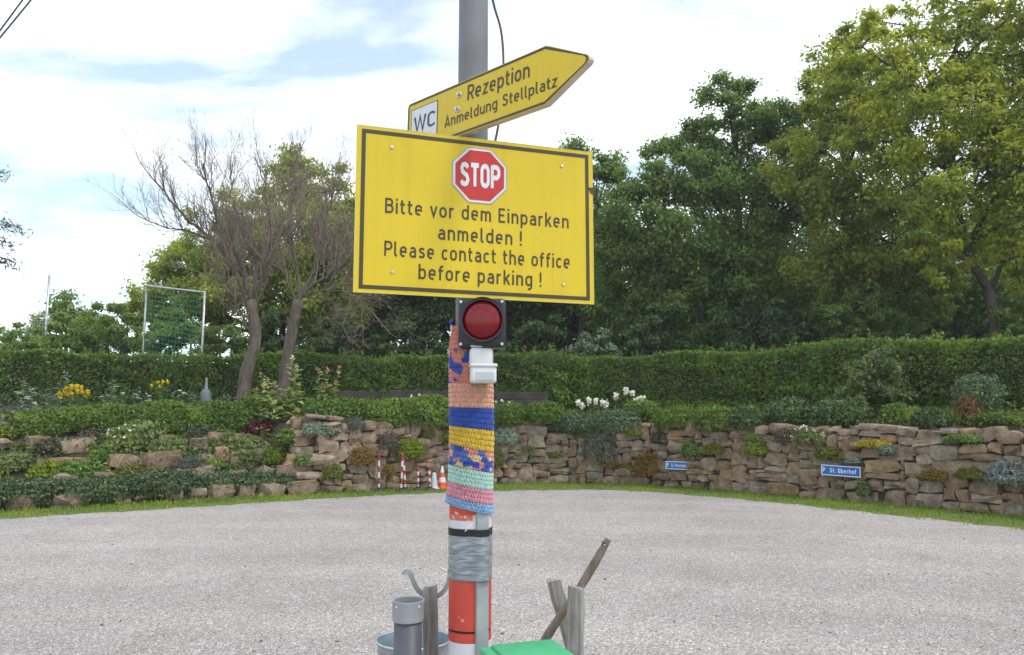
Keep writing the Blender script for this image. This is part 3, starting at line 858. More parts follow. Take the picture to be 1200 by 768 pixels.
TREES = [
 ('locust_tree', 'tall yellow green tree leaning at the right edge of the picture', 22.5, [(1168, 388), (1160, 345), (1132, 290), (1112, 200), (1100, 120)],
  [(1120, 60, 62), (1195, 110, 80), (1055, 95, 60), (1150, 190, 72), (1085, 210, 60), (1235, 240, 90), (1010, 55, 42), (1190, 15, 50), (1245, 50, 70), (1035, 165, 42), (1110, 290, 40), (1190, 300, 45), (1060, 30, 36), (1140, 130, 60), (1240, 150, 70), (1130, 5, 45), (1210, 190, 60), (1010, 115, 40), (1080, 150, 50)], 'tree_yellow', .145, .66, .19, .28),
 ('ash_tree', 'yellowish ash tree left of the leaning tree, rising above the dark mass', 25.5, [(985, 400), (985, 300), (992, 200), (1000, 100)],
  [(985, 70, 36), (970, 130, 46), (1000, 200, 58), (950, 215, 44), (985, 285, 55), (1045, 285, 55), (1075, 335, 45), (930, 170, 26), (1010, 120, 50)], 'tree_olive', .15, .95, .17, .32),
 ('maple_tree', 'tall dark green tree with ragged top at centre right', 28, [(868, 410), (868, 300), (862, 180), (860, 120)],
  [(852, 118, 30), (875, 130, 34), (848, 180, 50), (905, 150, 34), (885, 240, 62), (825, 215, 42), (930, 235, 40), (850, 315, 65), (915, 320, 55), (940, 140, 34), (945, 190, 36), (820, 160, 24)], 'tree_mid', .15, 1.0, .2, .33),
 ('maple_tree', 'broad dark green tree between the yellow board and the tall ragged tree', 27, [(775, 420), (775, 320), (780, 220)],
  [(775, 205, 36), (800, 175, 24), (760, 260, 50), (727, 290, 42), (790, 320, 58), (735, 355, 48), (820, 365, 45), (745, 215, 26)], 'tree_mid', .14, 1.0, .17, .32),
 ('birch_tree', 'slim green tree peeping out at the right corner of the yellow board', 31, [(680, 410), (682, 300), (684, 200)],
  [(676, 180, 20), (700, 200, 26), (660, 220, 40), (712, 255, 36), (690, 320, 42), (640, 290, 55), (600, 250, 55), (715, 195, 16)], 'tree_mid', .16, .95, .15, .36),
 ('oak_tree', 'dark tree hidden behind the yellow board and the pole', 31, [(520, 410), (520, 330), (520, 240)],
  [(520, 240, 55), (565, 290, 65), (470, 265, 52), (445, 330, 55), (510, 345, 60), (600, 355, 55), (555, 375, 40)], 'tree_dark', .17, .95, .18, .36),
 ('willow_tree', 'olive green tree behind the two bare trees', 29.5, [(330, 400), (335, 330), (340, 240)],
  [(330, 215, 34), (380, 225, 38), (292, 262, 44), (350, 280, 58), (245, 285, 34), (400, 305, 52), (218, 315, 36), (272, 330, 48), (190, 310, 20), (330, 350, 50), (415, 250, 34), (170, 345, 18), (355, 190, 22), (250, 320, 40), (300, 300, 45), (395, 265, 40), (230, 355, 34), (290, 370, 40), (380, 360, 45), (200, 350, 26)], 'tree_olive', .14, .9, .17, .32),
 ('round_tree', 'small rounded green tree far left beside the thin net pole', 36, [(78, 398), (78, 385)],
  [(80, 372, 24), (58, 384, 17), (103, 380, 20), (75, 352, 11), (45, 395, 12)], 'tree_mid', .17, 1.1, .12, .4),
 ('background_tree', 'dark background tree left of the pole above the hedge', 38, [(440, 405), (440, 350)],
  [(420, 330, 60), (470, 350, 60), (390, 365, 50), (500, 300, 60), (450, 385, 40)], 'tree_dark', .2, 1.0, .2, .4),
 ('background_tree', 'dark background tree right of the pole below the board', 38, [(640, 405), (640, 340)],
  [(600, 330, 70), (660, 350, 65), (700, 380, 50), (620, 385, 50), (690, 290, 50)], 'tree_dark', .2, 1.0, .2, .4),
 ('background_tree', 'dark background tree filling the gap behind the broad tree', 38, [(800, 405), (800, 330)],
  [(780, 330, 70), (840, 350, 70), (760, 380, 50), (870, 280, 60), (830, 390, 45)], 'tree_dark', .2, 1.0, .2, .4),
 ('background_tree', 'dark background tree behind the ash at right', 36, [(980, 405), (980, 320)],
  [(940, 320, 70), (1010, 340, 75), (960, 385, 50), (1050, 270, 60), (900, 370, 50)], 'tree_dark', .2, 1.0, .2, .4),
 ('background_tree', 'green background tree behind the leaning trunk at far right', 33, [(1140, 400), (1140, 320)],
  [(1110, 320, 75), (1180, 340, 80), (1240, 330, 80), (1080, 380, 50), (1200, 260, 60), (1160, 390, 50)], 'tree_mid', .2, .9, .2, .4),
]
for i, (nm, lb, Y, tp, lo, mt, lf, dn, tr, cl) in enumerate(TREES):
    leafy_tree(nm, lb, Y, tp, lo, mt, lf * .98, dn, tr=tr, clump=cl * 1.3, seed=i)
# far wood behind everything, one mass
n = 60000
x = rng.uniform(-12, 46, n); y = 46 + rng.uniform(-2.5, 2.5, n) - .18 * np.clip(x - 8, 0, 60)
tp = 5.5 + 3.2 * smooth(-6, 8, x) + 1.2 * np.sin(x * .5) + .8 * np.sin(x * 1.3 + 2)
zz = 1.8 + (tp - 1.8) * rng.uniform(0, 1, n) ** .8 + rng.normal(0, .25, n)
P = np.stack([x, y, zz], 1) + rng.normal(0, .3, (n, 3)); L = rng.uniform(.25, .55, n)
tag(leaf_part('far_wood', leaf_arrays(P, rand_dirs(n), unit(rand_dirs(n) + [0, -.5, .5]), L, L * .6), 'tree_dark'), 'far dark wood closing the view behind the trees', 'wood', kind='stuff')
# understory shrubs behind the hedge; dark leaf colour also stands in for canopy shade
UNDER = [
 ((70, 398), 29, 30, 'tree_light', 'light shrub mass above the hedge below the thin net pole'),
 ((128, 372), 31, 28, 'tree_light', 'taller light shrub behind the hedge between the pole and the goal'),
 ((180, 362), 31, 28, 'tree_olive', 'olive shrub behind the left post of the goal frame'),
 ((225, 368), 30, 34, 'tree_mid', 'green shrub filling the view through the goal net'),
 ((150, 385), 27.5, 30, 'tree_light', 'light green shrub above the hedge left of the goal frame'),
 ((105, 392), 28.5, 26, 'tree_light', 'low light shrub above the hedge below the small rounded tree'),
 ((205, 390), 27, 30, 'tree_light', 'light green shrub above the hedge inside the goal frame'),
 ((258, 396), 26.2, 24, 'tree_mid', 'green shrub above the hedge right of the goal post'),
 ((18, 402), 27.5, 26, 'tree_light', 'light green shrub above the hedge at the left picture edge'),
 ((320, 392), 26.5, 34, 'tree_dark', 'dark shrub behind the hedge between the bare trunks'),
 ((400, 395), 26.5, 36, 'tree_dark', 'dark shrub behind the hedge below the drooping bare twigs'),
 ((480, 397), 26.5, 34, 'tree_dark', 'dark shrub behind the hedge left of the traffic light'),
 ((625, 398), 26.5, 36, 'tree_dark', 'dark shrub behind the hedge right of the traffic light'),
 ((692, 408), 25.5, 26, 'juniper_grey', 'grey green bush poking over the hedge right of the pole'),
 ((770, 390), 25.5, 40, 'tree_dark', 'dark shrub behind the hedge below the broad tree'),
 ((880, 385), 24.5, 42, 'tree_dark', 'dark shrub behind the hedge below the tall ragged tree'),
 ((1000, 362), 24, 36, 'tree_light', 'shrub coloured a sunlit light green behind the hedge under the ash'),  # sunlit look put into the lighter leaf colour
 ((1065, 350), 25, 38, 'tree_light', 'bright green shrub behind the hedge left of the leaning trunk'),  # lit look comes from the lighter leaf colour here too
 ((1215, 365), 22, 40, 'tree_mid', 'green shrub behind the hedge right of the leaning trunk'),
]
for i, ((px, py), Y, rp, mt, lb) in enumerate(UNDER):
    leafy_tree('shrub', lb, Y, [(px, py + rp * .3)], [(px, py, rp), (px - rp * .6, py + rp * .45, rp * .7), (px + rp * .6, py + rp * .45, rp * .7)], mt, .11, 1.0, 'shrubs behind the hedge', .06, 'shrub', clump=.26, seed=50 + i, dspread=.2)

# dark fringe of a tree whose branches reach in at the left edge
Yl = 14.5
lb0 = at_y(-150, 400, Yl); gz = terr_xy(lb0[0], Yl)
root = empty('spruce_tree', (lb0[0], Yl, gz), 'dark conifer at the left edge with only its branch tips in view', 'tree')
mb = MB(); mb.tube([(lb0[0], Yl, gz - .1), at_y(-150, 250, Yl), at_y(-148, 60, Yl)], [.2, .15, .06], 9); mb.build('trunk', 'bark', root, smooth=True)
Vs = []; br = MB()
for (p0, p1, dens) in [((-148, 235), (26, 268), 1), ((-148, 262), (16, 287), .6), ((-148, 285), (19, 308), 1), ((-148, 180), (5, 203), .8), ((-148, 130), (-40, 160), 1), ((-148, 100), (-60, 120), 1)]:
    a = at_y(*p0, Yl); e = at_y(*p1, Yl - .4); mid = (a + e) / 2 + [0, 0, .25]
    C = np.array([(1 - t) ** 2 * a + 2 * t * (1 - t) * mid + t * t * e for t in np.linspace(0, 1, 12)])
    br.tube(C, np.linspace(.035, .006, 12), 5)
    m_ = int(650 * dens); t = rng.uniform(.25, 1, m_); Pk = np.stack([np.interp(t, np.linspace(0, 1, 12), C[:, k]) for k in range(3)], 1)
    Pk += rng.normal(0, 1, (m_, 3)) * [.07, .12, .06] - np.array([0, 0, .05])
    Vs.append(leaf_arrays(Pk, unit(rand_dirs(m_) + (e - a) / np.linalg.norm(e - a) * .9 + [0, 0, -.4]), rand_dirs(m_), rng.uniform(.07, .15, m_), .022))
br.build('branch', 'bark', root, smooth=True); leaf_part('needles', np.concatenate(Vs), 'needle', root)

# ------------------------------------------------------------------ bare trees
def bare_tree(label, base_px, Y, trunk_px, limbs, seed):
    r_ = np.random.default_rng(seed)
    b_ = terrace(base_px, .0); b0 = at_y(trunk_px[0][0], trunk_px[0][1], Y); gz = terr_xy(b0[0], Y)
    root = empty('bare_tree', (b0[0], Y, gz), label, 'tree', 'bare trees in the flower bed')
    mb = MB(); T = [np.array([b0[0], Y, gz - .1])] + [at_y(px, py, Y) for px, py in trunk_px[1:]]
    m_ = len(T)
    Tc = path_pts(T, .25); rad = np.interp(np.linspace(0, 1, len(Tc)), [0, .12, .5, 1], [.25, .18, .15, .14])
    rad = rad * (1 + .06 * np.sin(np.arange(len(Tc)) * 1.9))
    mb.tube(Tc, rad, 10); mb.build('trunk', 'bare_bark', root, smooth=True)
    lm = MB(); tw = MB()
    def grow(p0, d0, length, rad0, level):
        nseg = 5 if level < 3 else 3
        pts = [p0]; d = d0.copy()
        for k in range(nseg):
            d = d + r_.normal(0, .12 + .03 * level, 3) + np.array([0, 0, .07 + .03 * level]); d /= np.linalg.norm(d)
            pts.append(pts[-1] + d * length / nseg)
        rr = np.linspace(rad0, rad0 * .4, len(pts))
        (lm if level < 2 else tw).tube(pts, rr, 6 if level < 2 else (4 if level < 4 else 3), False)
        if level >= 4: return
        kids = {1: 7, 2: 5, 3: 3}[level]
        for c_ in range(kids):
            f_ = r_.uniform(.25, 1.0); q = f_ * nseg; i = min(int(q), nseg - 1)
            p = pts[i] + (pts[i + 1] - pts[i]) * (q - i)
            a = r_.normal(size=3); a -= d0 * np.dot(a, d0); a /= np.linalg.norm(a)
            ang = r_.uniform(.3, .85)
            nd_ = d0 * math.cos(ang) + a * math.sin(ang) + np.array([0, 0, .25]); nd_ /= np.linalg.norm(nd_)
            grow(p, nd_, length * r_.uniform(.5, .85), max(.0036, rr[i] * .45), level + 1)
    for (pl, r0, spawn) in limbs:
        dy = r_.uniform(-1, 1) * 1.4; k = len(pl)
        Pp = [at_y(px, py, Y + dy * (i / (k - 1))) for i, (px, py) in enumerate(pl)]
        C = path_pts(Pp, .2); C[1:-1] += r_.normal(0, .025, (len(C) - 2, 3))
        r0 *= .66; rr = np.linspace(r0, max(.012, r0 * .22), len(C))
        lm.tube(C, rr, 7, False)
        for s_ in range(int(spawn * 2.1)):
            f_ = r_.uniform(.22, 1); i = min(int(f_ * (len(C) - 1)), len(C) - 2)
            d0 = C[i + 1] - C[i]; d0 /= np.linalg.norm(d0)
            a = r_.normal(size=3); a -= d0 * np.dot(a, d0); a /= np.linalg.norm(a); ang = r_.uniform(.35, 1.0)
            nd_ = d0 * math.cos(ang) + a * math.sin(ang) + np.array([0, 0, .35]); nd_ /= np.linalg.norm(nd_)
            grow(C[i], nd_, r_.uniform(.7, 1.5) * (1.15 - .45 * f_), max(.012, rr[i] * .45), 2)
        d0 = C[-1] - C[-2]; d0 /= np.linalg.norm(d0)
        grow(C[-1], d0, .95, rr[-1], 2)
    lm.build('limb', 'bare_bark', root, smooth=True); tw.build('twig', 'twig_bare', root)
bare_tree('bare tree with the curved trunk, left one of the leafless pair', 285, 20.6, [(284, 466), (289, 435), (299, 405), (298, 380), (294, 352)],
 [([(294, 356), (278, 325), (252, 285), (222, 258), (200, 235), (175, 205)], .10, 15),
  ([(295, 352), (282, 310), (262, 270), (245, 225), (238, 195)], .10, 14),
  ([(296, 352), (300, 310), (283, 270), (272, 235), (270, 195)], .09, 14),
  ([(297, 356), (308, 320), (318, 275), (312, 230), (305, 195)], .08, 13),
  ([(299, 398), (284, 372), (276, 350), (262, 330), (240, 322)], .05, 7),
  ([(252, 285), (225, 272), (200, 268), (165, 255)], .04, 7),
  ([(294, 352), (310, 330), (335, 300), (350, 270), (352, 235)], .07, 11)], 3)
bare_tree('bare tree with the straighter forked trunk, right one of the leafless pair', 332, 21.2, [(331, 455), (337, 420), (343, 385), (350, 352)],
 [([(349, 356), (338, 328), (318, 310), (300, 300), (285, 270)], .07, 9),
  ([(350, 352), (366, 322), (378, 290), (384, 250), (392, 215)], .11, 14),
  ([(350, 352), (348, 310), (340, 270), (342, 225), (348, 190)], .09, 13),
  ([(352, 350), (370, 332), (392, 318), (412, 300), (424, 262)], .08, 12),
  ([(356, 345), (378, 340), (400, 342), (420, 350), (438, 368)], .04, 8),
  ([(356, 348), (376, 350), (392, 362), (404, 385)], .03, 6),
  ([(366, 322), (395, 308), (425, 320), (445, 335)], .035, 8)], 8)

# ------------------------------------------------------------------ goal frame and nets behind the hedge
def net(mb, A, B, C, D, nu, nv, r):
    A, B, C, D = map(np.asarray, (A, B, C, D))           # A top-left, B top-right, C bottom-right, D bottom-left
    for i in range(nu + 1):
        u = i / nu; mb.tube([A + (B - A) * u, D + (C - D) * u], r, 3, False)
    for j in range(nv + 1):
        v = j / nv; mb.tube([A + (D - A) * v, B + (C - B) * v], r, 3, False)
Yg = 26.5
g1, g2 = at_y(172, 335, Yg), at_y(240, 343, Yg - 2.2)
root = empty('goal_frame', ((g1[0] + g2[0]) / 2, (g1[1] + g2[1]) / 2, terr_xy(g1[0], g1[1])), 'silver goal frame with green net standing behind the hedge', 'goal')
for g in (g1, g2):
    MB().tube([(g[0], g[1], terr_xy(g[0], g[1]) - .05), g], .036, 8).build('post', 'galvanised', root, smooth=True)
MB().tube([g1, g2], .034, 8).build('crossbar', 'galvanised', root, smooth=True)
mb = MB(); net(mb, g1 + [.02, 0, -.03], g2 + [-.02, 0, -.03], (g2[0], g2[1], g2[2] - 2.6), (g1[0], g1[1], g1[2] - 2.6), 18, 17, .0065); mb.build('net', 'net_green', root)
Yn = 30
pn = at_y(58, 322, Yn); pm = at_y(-90, 326, Yn)
root = empty('ball_net', (pn[0], Yn, terr_xy(pn[0], Yn)), 'tall thin pole with pale ball net at the far left', 'net')
for q in (pn, pm): MB().tube([(q[0], Yn, terr_xy(q[0], Yn) - .05), q], .045, 8).build('post', 'galvanised', root, smooth=True)
mb = MB(); net(mb, pm, pn, (pn[0], Yn, pn[2] - 2.6), (pm[0], Yn, pm[2] - 2.6), 42, 22, .0035); mb.build('net', 'net_white', root)

# ------------------------------------------------------------------ planting on the terrace, bank and wall
def px_bush(px, py, rpx, rpy, mat, label, where='wall', n=700, leaf=.05, wid=.5, cat='plant', group=None, ds=.5, depth=.8, up=.3, name='cushion_plant', flowers=None, low=-.35, amp=.28):
    if where == 'wall':
        c_ = hit(px, py + 1.0); tq = polar(c_[0], c_[1])[0]; fw = .17 if bank_k(tq) < .5 else .12
        c_ = c_ - np.array([math.sin(tq), math.cos(tq), 0]) * fw; rpx, rpy = rpx * 1.15, rpy * 1.2
    else:
        g_ = terrace(px, ds); k = F / (g_[1]); c_ = np.array([g_[0], g_[1], 0.0])
        c_ = at_y(px, py, g_[1])
    s = ppm(c_); rx, rz = rpx / s, rpy / s
    if where != 'wall':
        lowz = min(c_[2] - rz * .35, terr_xy(c_[0], c_[1])); 
    th_ = polar(c_[0], c_[1])[0]
    return bush(name, c_, rx, max(.1, min(rx, rz * 1.2) * depth), rz, mat, label, cat, group, n, leaf, wid, yaw=-th_, up=up, low=low, flowers=flowers, amp=amp)
W = [
 # back and right wall, from the pole to the right edge
 (592, 514, 16, 14, 'silver', 'silvery green lavender cushion on the wall just right of the pole', 1500, .075, .18),
 (580, 541, 9, 14, 'cushion_moss', 'olive moss tuft hanging on the wall below the silvery cushion', 600, .05, .4),
 (620, 527, 8, 5, 'pale', 'small pale stonecrop tuft in the wall between two rough stones', 350, .04, .6),
 (652, 533, 10, 5, 'cushion_moss', 'flat olive moss pad in the middle of the back wall', 350, .035, .6),
 (691, 508, 16, 6, 'cushion_moss', 'dark moss mat under the grey shrub on the wall top', 450, .045, .5),
 (703, 530, 18, 22, 'grey_thyme', 'dark grey twiggy bush hanging down the wall', 1500, .07, .22),
 (745, 508, 10, 6, 'cushion_moss', 'yellowish moss tuft high on the wall right of the dark grey bush', 350, .045, .5),
 (722, 545, 20, 5, 'ochre', 'yellow lichen crust on a big block right of the dark grey bush', 500, .03, .7),
 (760, 548, 14, 20, 'ochre', 'ochre brown creeper hanging down beside the left parking plate', 1300, .06, .3),
 (774, 514, 10, 8, 'heather', 'brownish dry tuft above the left parking plate', 420, .06, .3),
 (813, 528, 11, 11, 'fresh', 'fresh green leafy tuft just right of the left parking plate', 600, .07, .5),
 (838, 527, 12, 8, 'cushion_moss', 'rounded moss cushion right of the fresh green tuft', 600, .045, .4),
 (885, 513, 12, 6, 'pale', 'pale green tuft high on the right wall above a bright cushion', 400, .05, .5),
 (889, 528, 13, 10, 'cushion_bright', 'bright yellow green cushion below a pale tuft on the right wall', 700, .05, .4),
 (922, 514, 10, 10, 'heather', 'brown dry plant on the right wall left of the white flowers', 420, .06, .35),
 (950, 514, 17, 13, 'pale', 'pale leafy plant with tiny white flowers on the right wall', 800, .06, .55),
 (976, 533, 17, 10, 'cushion_moss', 'moss green cushion just above the right parking plate', 800, .045, .4),
 (1003, 539, 8, 5, 'blue_silver', 'small grey blue tuft above the right end of the parking plate', 300, .05, .3),
 (1028, 521, 22, 6, 'sedum_yellow', 'flat bright yellow stonecrop mat on the right wall', 700, .035, .7),
 (1043, 527, 11, 7, 'silver', 'small blue green cushion beside the yellow stonecrop', 450, .045, .4),
 (1016, 575, 8, 12, 'pale', 'straggly yellow green weed right of the right parking plate', 500, .06, .45),
 (1100, 558, 15, 8, 'ochre', 'ochre moss patch low on the right wall', 500, .04, .5),
 (1143, 556, 15, 8, 'cushion_moss', 'green moss patch low on the right wall near the silver bush', 500, .05, .45),
 (1132, 515, 20, 6, 'fresh', 'creeping green mat near the top of the right wall', 500, .055, .55),
 (1184, 558, 20, 20, 'blue_silver', 'silver blue bush hanging on the wall at the right edge', 1500, .07, .3),
 # back wall left of the pole
 (523, 515, 12, 7, 'cushion_moss', 'low green cushion on the wall touching the pole on its left', 500, .045, .4),
 (524, 499, 10, 9, 'heather', 'dark brown heather high on the wall left of the pole', 500, .06, .25),
 (501, 508, 7, 7, 'cushion_moss', 'tiny green cushion above the cone on the wall', 350, .045, .4),
 (479, 529, 17, 15, 'cushion_bright', 'large round bright green bush on the wall above the striped posts', 1800, .05, .4),
 (453, 521, 12, 13, 'heather', 'brown heather left of the large round bright bush', 800, .07, .22),
 (454, 552, 8, 9, 'ochre', 'ochre moss low on the wall behind the leftmost striped post', 400, .04, .5),
 (423, 537, 14, 14, 'ochre', 'rusty brown grass clump on the wall', 900, .08, .16),
 (415, 499, 10, 9, 'grey_thyme', 'small grey lavender high on the back wall', 500, .07, .2),
 (388, 555, 11, 11, 'cushion_moss', 'dark green round cushion at the left end of the wall foot', 700, .05, .4),
 # rock bank
 (321, 536, 15, 13, 'cushion_bright', 'round bright green cushion on the rock bank', 1200, .05, .4),
 (304, 504, 14, 11, 'dark_red', 'dark red leaved plant on the rock bank', 500, .09, .5),
 (345, 514, 22, 13, 'fresh', 'spreading fresh green plant right of the dark red one', 900, .08, .5),
 (372, 505, 18, 9, 'silver', 'greyish green herb near the top right of the rock bank', 600, .06, .4),
 (357, 540, 12, 8, 'pale', 'pale green weed low on the rock bank right of the bright cushion', 500, .07, .5),
 (284, 528, 22, 18, 'pale', 'pale yellow green perennial left of the bright cushion', 1100, .09, .45),
 (245, 545, 14, 6, 'cushion_bright', 'low yellow green rosette plant on the rock bank', 350, .1, .3),
 (222, 549, 17, 13, 'grey_thyme', 'grey lavender bush above the dark cotoneaster', 1000, .09, .15),
 (196, 530, 22, 16, 'pale', 'pinkish green weedy plant in the middle of the rock bank', 900, .08, .4),
 (231, 508, 16, 8, 'grey_thyme', 'grey tuft under the clipped strip on the rock bank', 500, .07, .3),
 (263, 512, 14, 9, 'tree_mid', 'dark green plant under the clipped strip on the rock bank', 500, .08, .5),
 (150, 516, 30, 16, 'pale', 'pale rose bush with white flowers on the rock bank', 1300, .09, .5),
 (108, 512, 18, 10, 'heather', 'dark brown shrub left of the pale rose bush', 700, .07, .4),
 (66, 522, 24, 9, 'heather', 'brown heather mat on the far left of the rock bank', 900, .07, .3),
 (150, 555, 20, 9, 'cushion_moss', 'moss green cushion above the dark cotoneaster', 900, .05, .4),
 (92, 553, 24, 14, 'fresh', 'bluish green leafy plant on the left of the rock bank', 1000, .09, .5),
 (56, 555, 22, 13, 'cushion_bright', 'yellow green perennial on the left of the rock bank', 900, .09, .45),
 (14, 545, 20, 14, 'pale', 'olive green weeds at the left picture edge', 800, .08, .45),
 (10, 508, 14, 8, 'cushion_bright', 'yellow green tuft at the left edge below the stone', 400, .07, .5),
 (118, 535, 16, 8, 'fresh', 'small green plant below the dark brown shrub', 500, .08, .5),
]
for (px, py, rx, ry, mt, lb, n_, lf, wd) in W:
    fl = None
    if 'white flowers' in lb and 'left of' not in lb: fl = ('petal_white', 16, .045)
    nm = {'heather': 'heather', 'silver': 'lavender', 'grey_thyme': 'lavender', 'blue_silver': 'lavender', 'ochre': 'moss_patch'}.get(mt, 'cushion_plant')
    px_bush(px, py, rx, ry, mt, lb, 'wall', int(n_ * 1.9), lf, wd, name=nm, flowers=fl, depth=.7)
# dark cotoneaster row at the foot of the bank
for (px, py, rx, ry, lb) in [(-30, 583, 45, 17, 'cotoneaster mound cut by the left picture edge'), (45, 580, 46, 17, 'second dark cotoneaster mound from the left edge'), (118, 577, 44, 16, 'dark cotoneaster mound under the moss green cushion'),
                             (186, 571, 44, 18, 'dark cotoneaster mound under the grey lavender bush'), (255, 570, 38, 14, 'low dark cotoneaster mound in the middle of the row'), (312, 568, 32, 13, 'small dark cotoneaster mound below the bright cushion'), (362, 563, 26, 15, 'bushy dark cotoneaster at the right end of the row')]:
    g_ = on_z(px, py + ry + 1, 0); c_ = at_y(px, py, g_[1] + .25); s = ppm(c_)
    bush('cotoneaster', (c_[0], c_[1], c_[2] + .02), rx / s * 1.2, .5, ry / s * 1.15, 'cotoneaster', lb, 'shrub', 'cotoneaster mounds along the bank foot', 5200, .065, .5, yaw=-polar(c_[0], c_[1])[0], low=-.75, amp=.22)
# clipped low strip along the bank top (left) and wall top
def low_strip(px_list, label, mat, n, leaf, hw=.45, name='low_hedge'):
    pts = [terrace_at(px, ds) for px, ds in px_list]
    tops = np.array([tp for _, _, tp in pts]) if False else None
    return pts
strip = []
for px, ds, yt in [(18, 2.5, 495), (60, 2.45, 483), (120, 2.4, 476), (200, 2.35, 472), (280, 2.3, 470), (340, 1.9, 469), (400, 1.0, 469), (460, .42, 467), (530, .38, 468), (575, .38, 470)]:
    g_ = terrace(px, ds); t_ = at_y(px, yt, g_[1]); strip.append((g_[0], g_[1], t_[2]))
SP3 = path_pts(strip, .1); n = 30000
ii = rng.uniform(0, len(SP3) - 1.001, n); i = ii.astype(int); fr = (ii - i)[:, None]; p = SP3[i] * (1 - fr) + SP3[i + 1] * fr
t = unit(np.concatenate([(SP3[i + 1] - SP3[i])[:, :2], np.zeros((n, 1))], 1)); nr_ = np.stack([t[:, 1], -t[:, 0], np.zeros(n)], 1)
gz = np.interp(ii, np.arange(len(SP3)), [terr_xy(a[0], a[1]) for a in SP3])
ang = rng.uniform(-.5, math.pi * .9, n); wob = 1 + .16 * np.sin(ii * .23) * np.sin(ii * .09 + 1) + .1 * np.sin(ii * .61 + ang * 3)
hh = np.maximum(.22, p[:, 2] - gz); rr_ = rng.uniform(.75, 1.03, n) ** .6 * wob
lat = np.cos(ang) * .52 * rr_; zz = gz + .02 + np.sin(ang) * hh * rr_
zz = np.where(ang < 0, gz + np.sin(ang) * .35 * rr_, zz)
P = np.stack([p[:, 0] + nr_[:, 0] * lat, p[:, 1] + nr_[:, 1] * lat, zz], 1)
O_ = unit(nr_ * np.cos(ang)[:, None] + np.stack([np.zeros(n), np.zeros(n), np.sin(ang)], 1)); L = rng.uniform(.05, .11, n)
root = empty('low_hedge', (SP3[0][0], SP3[0][1], terr_xy(SP3[0][0], SP3[0][1])), 'low clipped green strip hedge along the top of the rock bank', 'hedge')
leaf_part('foliage', leaf_arrays(P, unit(rand_dirs(n) + O_ * .7), unit(O_ + rand_dirs(n) * .7), L, L * .4), 'juniper', root)
mb = MB()
mb.tube([(a[0], a[1], terr_xy(a[0], a[1]) + .08) for a in SP3[::6]], .12, 6); mb.build('stem', 'twig_dark', root)
# shrubs on the wall top to the right of the pole
TOP = [
 (598, 484, 20, 12, 'juniper', 'green spreading juniper on the wall top just right of the pole', .45, 1500),
 (637, 481, 24, 13, 'juniper', 'second green juniper on the wall top right of the pole', .45, 1900),
 (672, 494, 30, 11, 'juniper_grey', 'grey green shrub spilling over the wall below the white phlox', .25, 1900),
 (722, 492, 30, 13, 'juniper_grey', 'wide grey green shrub spilling over the wall right of the white phlox', .25, 2000),
 (752, 479, 22, 12, 'fresh', 'light green perennial clump behind the wide grey green shrub', .75, 1200),
 (790, 489, 28, 13, 'juniper', 'green shrub spilling over the wall above the left parking plate', .3, 1900),
 (838, 489, 28, 15, 'juniper', 'green shrub with dark underside on the wall at the bend', .3, 1900),
 (872, 489, 18, 15, 'box', 'dark green shrub left of the clipped rounded box', .4, 1300),
 (922, 486, 28, 17, 'box', 'left rounded dark green box shrub on the right wall top', .55, 2600),
 (985, 486, 36, 19, 'box', 'large right rounded green box shrub on the right wall top', .55, 3400),
 (1092, 492, 24, 13, 'box', 'low dark green shrub on the right wall top', .5, 1700),
 (1050, 486, 16, 14, 'fresh', 'light green leafy plant right of the large rounded box shrub', .8, 900),
 (1165, 492, 30, 9, 'tree_mid', 'flat green ground shrub at the right end of the wall top', .5, 1400),
 (1145, 462, 30, 26, 'juniper_grey', 'feathery grey green shrub in front of the hedge at the right', 1.2, 1500),
 (45, 507, 26, 10, 'juniper', 'drooping green juniper at the left end of the low strip', 1.9, 1700),
]
for (px, py, rx, ry, mt, lb, ds, n_) in TOP:
    if ds < .5 and px < 900: py, ry, ds, n_ = py + 4, ry + 4, .05, int(n_ * 1.5)
    px_bush(px, py, rx, ry, mt, lb, 'top', n_, .075, .4 if mt != 'box' else .5, 'shrub', None, ds, .9, name='shrub', low=-.7, amp=.24)
# big elder in front of the hedge at right, rusty stems beside
ge = terrace(1030, 1.35)
leafy_tree('elder_shrub', 'big pale flowering shrub standing in front of the hedge', ge[1], [(1030, 455)], [(1030, 425, 24), (1010, 442, 22), (1052, 440, 22), (1030, 460, 26), (1000, 465, 16), (1060, 462, 18)], 'elder', .09, .62, None, .035, 'shrub', clump=.2, seed=91, dspread=.1)
px_bush(1135, 480, 14, 18, 'rusty', 'rusty brown dead stems under the feathery shrub', 'top', 300, .25, .07, 'plant', None, .9, .7, name='dry_stems', low=-.9)

